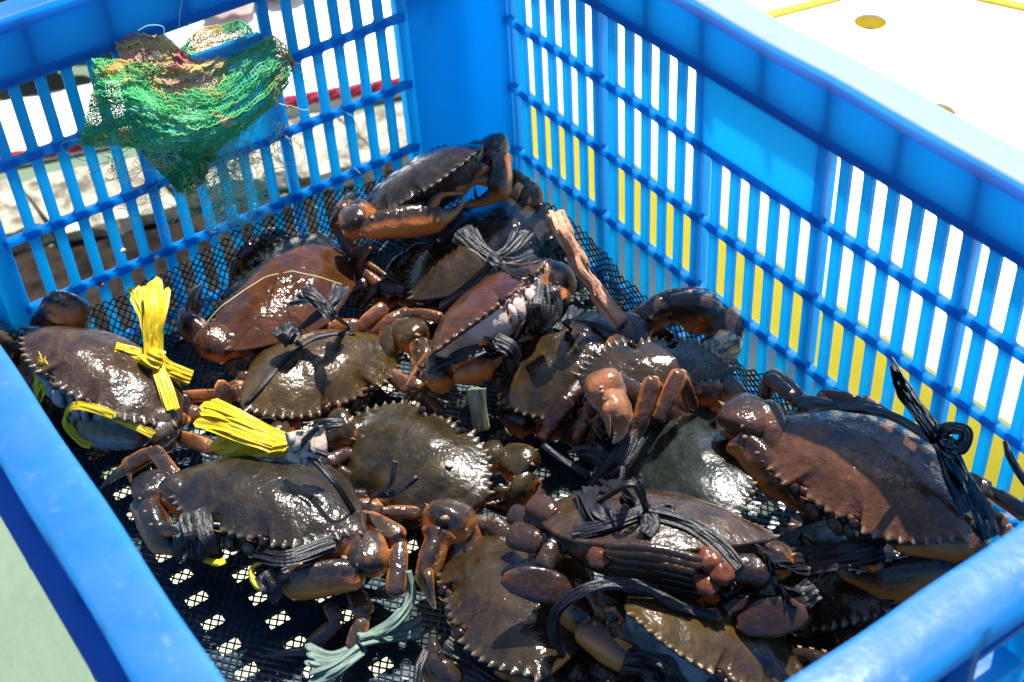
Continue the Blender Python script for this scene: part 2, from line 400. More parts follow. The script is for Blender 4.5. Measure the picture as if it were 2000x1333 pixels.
for cx, cy, ang in ((0, 0, 0), (L, 0, -90), (L, -WD, 180), (0, -WD, 90)):      # moulded corner posts, hollow on the outside
    wb = WB(lambda x, y, z: Vector((x, y, z))); V = []; F = []; R_ = .012; pr = [(-.0005, -.046), (.001, -.045), (.0030, -.040)]
    pr = [(.0, -.050), (.0026, -.047), (.0032, -.030)]
    for k in range(7):
        a = math.pi+ -k/6*math.pi/2; pr.append((.0032+R_+R_*math.cos(a), -.0032-R_+R_*math.sin(a)*1))
    pr += [(.030, -.0032), (.047, -.0026), (.050, 0)]
    rot = Matrix.Rotation(math.radians(ang), 3, 'Z')
    for z in (.002, HZ-.004):
        for x, y in pr: V.append(rot @ Vector((x, y, 0)) + Vector((cx, cy, z)))
    n = len(pr)
    for k in range(n-1): F.append((k, k+1, n+k+1, n+k))
    wb.add(V, F); wb.build('corner_post', smooth=True)
def crate_floor():
    wb = WB(lambda x, y, z: Vector((x, y, z)))
    xs = [0]; x = .0120
    while x < L-.02: xs += [x, x+.0098]; x += .0214
    xs.append(L); ys = [0]; y = -.012
    while y > -WD+.02: ys += [y, y-.0130]; y -= .031
    ys.append(-WD)
    nx, ny = len(xs), len(ys); idx = lambda i, j, t: (i*ny+j)*2+t
    V = [(x, y, z) for x in xs for y in ys for z in (0, .003)]; F = []
    solid = lambda i, j: 0 <= i < nx-1 and 0 <= j < ny-1 and not (i % 2 == 1 and j % 2 == 1)
    for i in range(nx-1):
        for j in range(ny-1):
            if solid(i, j):
                F.append((idx(i, j, 1), idx(i+1, j, 1), idx(i+1, j+1, 1), idx(i, j+1, 1))); F.append((idx(i, j, 0), idx(i, j+1, 0), idx(i+1, j+1, 0), idx(i+1, j, 0)))
                for di, dj, e in ((-1, 0, ((i, j), (i, j+1))), (1, 0, ((i+1, j+1), (i+1, j))), (0, -1, ((i+1, j), (i, j))), (0, 1, ((i, j+1), (i+1, j+1)))):
                    if not solid(i+di, j+dj): F.append((idx(*e[0], 0), idx(*e[1], 0), idx(*e[1], 1), idx(*e[0], 1)))
    wb.add(V, F); wb.build('crate_floor', M['floorp'])  # floor colour carries its shade: dark teal in place of crate blue
crate_floor()

# two timber bearers carry the crate clear of the ground
for i, (x, lab) in enumerate(((.02, 'rough timber bearer under the far end of the blue crate'), (.585, 'rough timber bearer under the near end of the blue crate'))):
    b_ = thing('trestle', (x, -.2, ZG), lab, 'trestle')
    mb = MB(); mb.box((-.02, -.19, -.001-ZG-.04), (.02, .19, -.001-ZG), .002); mb.build('beam', M['dark'], b_, False)
    for y in (-.17, .17):
        mb = MB(); mb.box((-.018, y-.018, 0), (.018, y+.018, -ZG-.0412), .002); mb.build('leg', M['dark'], b_, False)

# ---------------------------------------------------------------- net liner
def hfield(x, y):
    return .004 + .003*noise.noise(Vector((x*18, y*18, 1))) + .0018*noise.noise(Vector((x*60, y*60, 4)))
def liner_pt(s, t):
    """s along x, t along -y; outside 0..L / 0..WD the sheet climbs the wall"""
    def edge(v, lim, q):
        over = 0
        if v < .014: over = .014-v; v_ = .014-over*.12
        elif v > lim-.014: over = v-(lim-.014); v_ = lim-.014+over*.12
        else: v_ = v
        return max(.0042, min(lim-.0042, v_)), over
    x, ox = edge(s, L, 0); y, oy = edge(t, WD, 1)
    z = hfield(s, t)+.93*(ox+oy)
    k = min(1, (ox+oy)/.02)
    wob = .007*k*noise.noise(Vector((s*14, t*14, 9)))+.004*k*noise.noise(Vector((s*40, t*40, 2)))
    if ox > 0: x += (wob+.006*k) if s < L/2 else -(wob+.006*k)
    if oy > 0: y += (wob+.006*k) if t < WD/2 else -(wob+.006*k)
    x = max(.004, min(L-.004, x)); y = max(.004, min(WD-.004, y))
    return Vector((x, -y, max(.0036, z)))
def liner():
    g = .0034; up = .085; V = []; F = []; pts = {}
    n0 = int((-up)/g); ns = int((L+up)/g); nt_ = int((WD+up)/g)
    def lim(s, t):
        d = max(-s, s-L, -t, t-WD, 0)
        h = .042+.022*noise.noise(Vector((s*9, t*9, 5)))
        if s < .02: h += .012
        return d < h and not ((s < .03 or s > L-.03) and (t < .03 or t > WD-.03) and d > 0)
    for i in range(n0, ns+1):
        for j in range(n0, nt_+1):
            if (i+j) % 2: continue
            s, t = i*g, j*g*.8
            if lim(s, t):
                p = liner_pt(s, t); n = noise.noise(Vector((s*90, t*90, 3)))
                pts[(i, j)] = p+Vector((n*.0006, noise.noise(Vector((s*80, t*80, 8)))*.0006, n*.0005))
    r = .00068
    for (i, j), p in pts.items():
        for dj in (1, -1):
            q = pts.get((i+1, j+dj))
            if q is None or (q-p).length > .012: continue
            d = (q-p).normalized(); a = d.orthogonal().normalized(); b_ = d.cross(a); base = len(V)
            for e in (p, q):
                for k in range(3):
                    an = 2.094*k; V.append(e+a*(r*math.cos(an))+b_*(r*math.sin(an)))
            for k in range(3): F.append((base+k, base+(k+1) % 3, base+3+(k+1) % 3, base+3+k))
    me = mesh('net_liner', V, F, False)
    tag(link('net_liner', me, M['net']), 'black diamond mesh netting lining the floor of the blue crate', 'netting')
liner()

# ---------------------------------------------------------------- crabs
def outline():
    cps = [(0, .600), (.06, .606), (.12, .602), (.185, .585), (.205, .545), (.25, .525), (.30, .535), (.345, .590), (.40, .592), (.52, .560), (.65, .500), (.77, .415), (.87, .315), (.945, .205), (1.0, .095),
           (.965, .020), (.90, -.075), (.80, -.200), (.69, -.325), (.57, -.435), (.46, -.515), (.37, -.560), (.30, -.585), (.18, -.595), (0, -.600)]
    P = catmull([(x, y, 0) for x, y in cps], 12)
    # arclength resample
    d = np.array([0]+list(np.cumsum([(P[i+1]-P[i]).length for i in range(len(P)-1)]))); N = 190
    X = np.interp(np.linspace(0, d[-1], N), d, [p.x for p in P]); Y = np.interp(np.linspace(0, d[-1], N), d, [p.y for p in P])
    return X, Y
OX, OY = outline()
def tooth_field():
    """offset vectors on the half outline: nine pointed side teeth, two frontal lobes, orbit edge"""
    N = len(OX); off = np.zeros((N, 2)); tip = np.zeros(N)
    # find indices
    side = [i for i in range(N) if OX[i] > .34 and OY[i] > .09]
    i0, i1 = side[0], side[-1]; n = 9
    for i in range(i0, i1+1):
        f = (i-i0)/(i1-i0)*n; k = min(int(f), n-1); ph = f-k
        a = 1-ph if True else ph                                # steep on the far side
        saw = max(0, 1-abs(ph-.44)/.52)**.95
        tx = OX[min(i+1, N-1)]-OX[i-1]; ty = OY[min(i+1, N-1)]-OY[i-1]; l = math.hypot(tx, ty)
        nx, ny = -ty/l, tx/l
        if nx < 0 or ny < 0: nx, ny = abs(nx), abs(ny)
        amp = .040*(1.35 if k == n-1 else 1)
        off[i] = ((nx*.85+ (.45 if k == n-1 else .0))*saw*amp, (ny*.85+.45)*saw*amp); tip[i] = max(0, saw-.62)/.38
    for i in range(N):
        if OX[i] < .19 and OY[i] > .5:
            ph = (OX[i]/.095) % 1; saw = max(0, 1-abs(ph-.5)/.5); off[i, 1] += .040*saw; tip[i] = max(tip[i], .5*saw)
    return off, tip
OFF, TIP = tooth_field()
def carapace(parent, s, mat, seed, belly_mat, H=.27, tk=1):
    rs = random.Random(seed); N = len(OX)
    X = list(OX)+[-x for x in OX[-2:0:-1]]; Y = list(OY)+list(OY[-2:0:-1])
    OXf = [tk*o[0] for o in OFF]+[-tk*o[0] for o in OFF[-2:0:-1]]; OYf = [tk*o[1] for o in OFF]+[tk*o[1] for o in OFF[-2:0:-1]]
    TP = list(TIP)+list(TIP[-2:0:-1]); n = len(X); cy = .02
    jit = [max(.35, 1+.45*noise.noise(Vector((i*.11, seed, 0)))*2-.25*(noise.noise(Vector((i*.05, seed, 7))) > .28)) for i in range(n)]
    sm_ = lambda A, w: [sum(A[(k+d) % n]*math.exp(-(d/w)**2) for d in range(-26, 27))/sum(math.exp(-(d/w)**2) for d in range(-26, 27)) for k in range(n)]
    XS, YS = sm_(X, 12), sm_(Y, 12)
    ts = [0.0, .12, .24, .36, .48, .58, .68, .76, .83, .88, .915, .94, .96, .98, 1.0]
    wx = rs.uniform(.9, 1.1)
    def relief(x, y):
        g = lambda cx, cy_, sx, sy: (math.exp(-((x-cx)/sx)**2)+(math.exp(-((x+cx)/sx)**2) if cx > 0 else 0))*math.exp(-((y-cy_)/sy)**2)
        z = .022*g(.17, .33, .15, .16)+.020*g(.0, .0, .2, .14)*0+.02*g(.60, .12, .22, .22)+.018*g(0, -.28, .16, .13)+.012*g(.35, -.28, .2, .16)
        z -= .016*g(.17, -.06, .06, .13)+.010*g(0, -.12, .22, .045)+.009*g(.38, .16, .08, .16)
        z += .006*noise.noise(Vector((x*5+seed, y*5, 0)))
        return z
    V = []; F = []; U = []; T = []
    for ti, t in enumerate(ts):
        if ti == 0: V.append((0, cy, H+relief(0, cy))); U.append(0); T.append(0); continue
        sm = max(0, (t-.925)/.075)**1.5
        for k in range(n):
            bl = min(1, max(0, (t-.72)/.26)); bl = bl*bl*(3-2*bl); xo = XS[k]+(X[k]-XS[k])*bl; yo = YS[k]+(Y[k]-YS[k])*bl
            x = xo*t; y = cy+(yo-cy)*t
            z = H*(1-t**2.2)*(1-.12*max(0, y)) + relief(x, y)*(1-t**5)
            z += -.030*max(0, Y[k]/.6)**2*t**4 + .016*sm*TP[k]
            z += .0*math.exp(-((t-.985)/.03)**2)*(1 if Y[k] < .1 else 0)      # raised rear border
            # low beads behind every tooth
            x += OXf[k]*sm*jit[k]; y += OYf[k]*sm*jit[k]
            V.append((x, y, z)); U.append(.0); T.append(TP[k]*max(0, (t-.96)/.04)*.9)
    m_ = len(ts)-1
    for k in range(n): F.append((0, 1+k, 1+(k+1) % n))
    for r_ in range(m_-1):
        for k in range(n): a = 1+r_*n+k; b = 1+r_*n+(k+1) % n; F.append((a, a+n, b+n, b))
    # tucked under edge
    for q, (t, dz) in enumerate(((.985, -.022), (.93, -.045), (.85, -.06))):
        for k in range(n):
            fr = OXf[k]*(.75 if q == 0 else .1), OYf[k]*(.75 if q == 0 else .1)
            V.append((X[k]*t+fr[0], cy+(Y[k]-cy)*t+fr[1], dz-.03*max(0, Y[k]/.6)**3)); U.append((.3, .8, 1)[q]); T.append(0)
    for r_ in range(m_-1, m_+2):
        for k in range(n): a = 1+r_*n+k; b = 1+r_*n+(k+1) % n; F.append((a, a+n, b+n, b))
    V = [(x*s, y*s, z*s) for x, y, z in V]
    o = link('carapace', mesh('carapace', V, F, True, {'u': U, 'tip': T}), mat, parent)
    # body below: belly and face
    V = []; F = []; U = []; K = 48
    prof_ = [(.965, -.03), (.93, -.09), (.84, -.18), (.68, -.29), (.45, -.36), (.2, -.38), (.0, -.385)]
    idx = [int(i*n/K) for i in range(K)]
    for q, (t, z) in enumerate(prof_):
        for k in idx:
            yy = Y[k]; tt = t
            if yy > .3: tt = max(t, min(.93, .90-.0*q)) if q < 3 else (t*1.12 if q < 5 else t)
            V.append((X[k]*(t if abs(X[k]) > .3 else tt), cy+(yy-cy)*tt, z)); U.append(.62+.3*math.sin(k*.7))
    for q in range(len(prof_)-1):
        for k in range(K): a = q*K+k; b = q*K+(k+1) % K; F.append((a, a+K, b+K, b))
    V = [(x*s, y*s, z*s) for x, y, z in V]
    link('belly', mesh('belly', V, F, True, {'u': U, 'tip': [0]*len(V)}), belly_mat, parent)
    # mouthparts: pairs of plates, bumpy orbit lobes
    mb = MB()
    for sg in (-1, 1):
        sweep(mb, catmull([(sg*.10*s, .585*s, -.09*s), (sg*.115*s, .575*s, -.2*s), (sg*.09*s, .49*s, -.32*s)], 5), prof([0, .15, .5, .9, 1], [.01*s, .07*s, .085*s, .06*s, .01*s], 11), prof([0, .2, .8, 1], [.01*s, .04*s, .04*s, .01*s], 11), (0, 1, .3), 10, umode=.8)
        sweep(mb, catmull([(sg*.21*s, .57*s, -.10*s), (sg*.235*s, .56*s, -.2*s), (sg*.22*s, .48*s, -.3*s)], 4), prof([0, .15, .5, .9, 1], [.01*s, .04*s, .045*s, .035*s, .01*s], 9), prof([0, .2, .8, 1], [.01*s, .035*s, .035*s, .01*s], 9), (0, 1, .3), 8, umode=.6)
        for q in range(9):
            a = q/8; ball(mb, ((.34+.55*a)*sg*s, (.575-.38*a)*s, (-.075-.05*math.sin(a*3))*s), .020*s, 1.7, .6, .7, 8, 5, .45)
        for q in range(6): ball(mb, (sg*(.03+.05*q)*s, (.60-.01*q)*s, (-.055-.02*(q % 2))*s), .024*s, 1, 1, 1, 8, 5, .4)
    mb.build('mouthparts', belly_mat, parent, attrs=True)
    for sg in (-1, 1):
        mb = MB(); sweep(mb, catmull([(sg*.19*s, .535*s, -.045*s), (sg*.25*s, .565*s, -.035*s), (sg*.275*s, .585*s, -.030*s)], 3), [.03*s]*7, [.03*s]*7, (0, 0, 1), 8)
        st = mb.build('eye_stalk', mat, parent, attrs=True)
        mb = MB(); ball(mb, (sg*.285*s, .592*s, -.025*s), .046*s, 1.1, 1, .95, 12, 8); mb.build('eye', M['eye'], st)
        mb = MB(); p0 = Vector((sg*.12*s, .60*s, -.05*s)); q0 = rs.uniform(.1, .25)
        sweep(mb, catmull([p0, p0+Vector((sg*.03*s, .04*s, .03*s)), p0+Vector((sg*q0*.4*s, .06*s, .05*s))], 4), prof([0, 1], [.008*s, .002*s], 9), prof([0, 1], [.008*s, .002*s], 9), (0, 0, 1), 5, umode=.3)
        mb.build('antenna', SH['leg'], parent, attrs=True)
    return o
def abdomen(parent, s, mat):
    mb = MB()
    for i in range(6):
        a = i/5; y = -.60-.03*math.sin(a*2.2); z = -.02-.085*i; w_ = (.52-.035*i)
        pts = [(x*w_, y-.05*(1-x*x)+.10*a, z+.025*(1-x*x)) for x in (-1, -.6, -.2, .2, .6, 1)]
        sweep(mb, catmull([tuple(v*s for v in q) for q in pts], 3), prof([0, .1, .9, 1], [.02*s, .045*s, .045*s, .02*s], 16), prof([0, .1, .9, 1], [.02*s, .036*s, .036*s, .02*s], 16), (0, 0, 1), 10)
    mb.build('abdomen', mat, parent, attrs=True)
def claw(parent, inv, S, P, s, c, m, o, mat, upv, side, seed=0, armmat=None):
    """S shoulder, P = elbow, wrist, knuckle, finger tips (world)."""
    S = Vector(S); E, W_, K_, T_ = [Vector(p) for p in P]; up = Vector(upv).normalized()
    rs = random.Random(seed); rm = m*s; rc = c*s
    ax = (K_-W_).normalized()
    # palm + fixed finger: one tapering, swollen shape
    kn = .60
    lp = (K_-W_).length
    path = catmull([W_, W_.lerp(K_, .35)+up*rm*.10, K_, K_.lerp(T_, .5)-up*rm*.25, T_], 6)
    n = len(path)
    rb = prof([0, .06, .22, .36, .5, .58, .75, 1], [rc*.35, rc*.62, rm*.90, rm*1.06, rm*.92, rm*.5, rm*.34, rm*.06], n)
    ra = prof([0, .06, .22, .36, .5, .58, .75, 1], [rc*.35, rc*.7, rm*.70, rm*.74, rm*.62, rm*.36, rm*.25, rm*.05], n)
    mb = MB()
    shp = lambda t, a: 1+.07*math.cos(3*a+1)*math.sin(t*3)+.03*math.sin(9*t+2*a)+.05*math.cos(4*a)*(t < .6)
    sweep(mb, path, ra, rb, up, 16, shape=shp, tipv=prof([0, .8, 1], [0, 0, .8], n))
    sidev = ax.cross(up).normalized()
    for q in range(3): cone(mb, W_.lerp(K_, .25+.3*q)+up*rm*.92+sidev*rm*.25, up+ax*.7, rm*.13, rm*.20)
    palm = mb.build('claw', mat, parent, inv=inv, attrs=True)
    # movable finger
    b0 = W_.lerp(K_, .93)+up*rm*.45; opn = up*(rm*(.35+1.5*o))
    mb = MB(); fp = catmull([b0, b0.lerp(T_, .45)+opn*1.1+up*rm*.15, T_+opn*.5+ax*rm*.05], 6); n = len(fp)
    sweep(mb, fp, prof([0, .1, .4, .8, 1], [rm*.2, rm*.33, rm*.26, rm*.14, rm*.03], n), prof([0, .1, .4, .8, 1], [rm*.25, rm*.42, rm*.34, rm*.18, rm*.04], n), up, 12, tipv=prof([0, .7, 1], [0, 0, .8], n))
    mb.build('finger', mat, palm, inv=inv, attrs=True)
    mb = MB()
    for q in range(5):
        cpt = K_.lerp(T_, .1+.17*q)+up*rm*(.16-.02*q); ball(mb, cpt, rm*(.11-.012*q), 1, 1, 1, 6, 4)
    mb.build('teeth', M['teeth'], palm, inv=inv)
    # carpus (wrist)
    mb = MB(); d = (W_-E); mid = E.lerp(W_, .5); L_ = max(d.length, rc*1.4); dn = d.normalized()
    p = catmull([mid-dn*L_*.55, mid+up*rc*.12, mid+dn*L_*.56], 6); n = len(p)
    sweep(mb, p, prof([0, .05, .3, .6, .85, .96, 1], [rc*.4, rc*.62, rc*.80, rc*.98, rc*.95, rc*.75, rc*.4], n), prof([0, .05, .3, .6, .85, .96, 1], [rc*.35, rc*.55, rc*.72, rc*.86, rc*.84, rc*.68, rc*.3], n), up, 18, shape=lambda t, a: (1/(abs(math.cos(a))**2.8+abs(math.sin(a))**2.8)**(1/2.8))*(1+.06*math.sin(5*t+2*a)))
    sv = dn.cross(up).normalized()*side
    cone(mb, W_+sv*-rc*.2+up*rc*.7, up*.6+dn, rc*.15, rc*.45); cone(mb, mid+sv*rc*.8+up*rc*.3, sv+up*.5, rc*.13, rc*.35); cone(mb, mid-sv*rc*.8+dn*rc*.3+up*rc*.4, -sv+dn, rc*.14, rc*.4)
    mb.build('wrist', mat, palm, inv=inv, attrs=True)
    # merus (arm)
    mb = MB(); p = catmull([S, S.lerp(E, .5)+up*rc*.1, E], 6); n = len(p)
    sweep(mb, p, prof([0, .15, .8, .95, 1], [rc*.45, rc*.6, rc*.85, rc*.75, rc*.3], n), prof([0, .15, .8, .95, 1], [rc*.45, rc*.7, rc*.95, rc*.8, rc*.3], n), up, 12)
    for q in range(3): cone(mb, S.lerp(E, .45+.2*q)+(E-S).normalized().cross(up)*rc*.7*side, (E-S).normalized().cross(up)*side, rc*.12, rc*.35)
    mb.build('arm', armmat or mat, palm, inv=inv, attrs=True)
def ridge(parent, inv, P, r, mat):
    mb = MB(); q = catmull(P, 8); n = len(q)
    sweep(mb, q, prof([0, .06, .5, .94, 1], [r*.4, r*.9, r, r*.9, r*.4], n), prof([0, .06, .5, .94, 1], [r*.4, r*.9, r, r*.9, r*.4], n), (0, 0, 1), 10, shape=lambda t, a: 1+.05*math.sin(t*40+a))
    mb.build('abdomen_segment', mat, parent, inv=inv, attrs=True)
def leg(parent, inv, P, r, kind, mat, up, name='leg'):
    """separate tapered segments with swollen joints"""
    P = [Vector(p) for p in P]; up = Vector(up).normalized(); mb = MB(); n = len(P)-1
    for i in range(n):
        a, b = P[i], P[i+1]; d = (b-a)
        if kind == 'paddle' and i == n-1:
            q = catmull([a, a.lerp(b, .35), a.lerp(b, .7), b], 5); m_ = len(q)
            fl = Vector(CAM_Z)
            sweep(mb, q, prof([0, .1, .35, .65, .88, 1], [r*.35, r*.62, r*.95, r*1.0, r*.68, r*.12], m_), prof([0, .1, .5, .9, 1], [r*.16, r*.2, r*.17, r*.1, r*.03], m_), fl, 16)
            continue
        rr = min(r*(1-.16*i)*(.55 if kind == 'paddle' else 1), .38*d.length)
        last = (i == n-1 and kind == 'leg' and n >= 3)
        q = catmull([a-d*.03, a.lerp(b, .5)+up*d.length*.04, b+d*.05], 9); m_ = len(q)
        if last: A = prof([0, .12, .6, 1], [rr*.55, rr*.8, rr*.45, rr*.06], m_)
        else: A = prof([0, .05, .14, .3, .8, .93, 1], [rr*.5, rr*.82, rr*.72, rr*.95, rr*1.05, rr*1.0, rr*.45], m_)
        sweep(mb, q, A, [v*.66 for v in A], Vector(CAM_Z)*.7+up*.3, 12, tipv=[0]*m_, shape=lambda t, a: 1/(abs(math.cos(a))**3.2+abs(math.sin(a))**3.2)**(1/3.2)*.93)
    return mb.build(name, mat, parent, inv=inv, attrs=True)

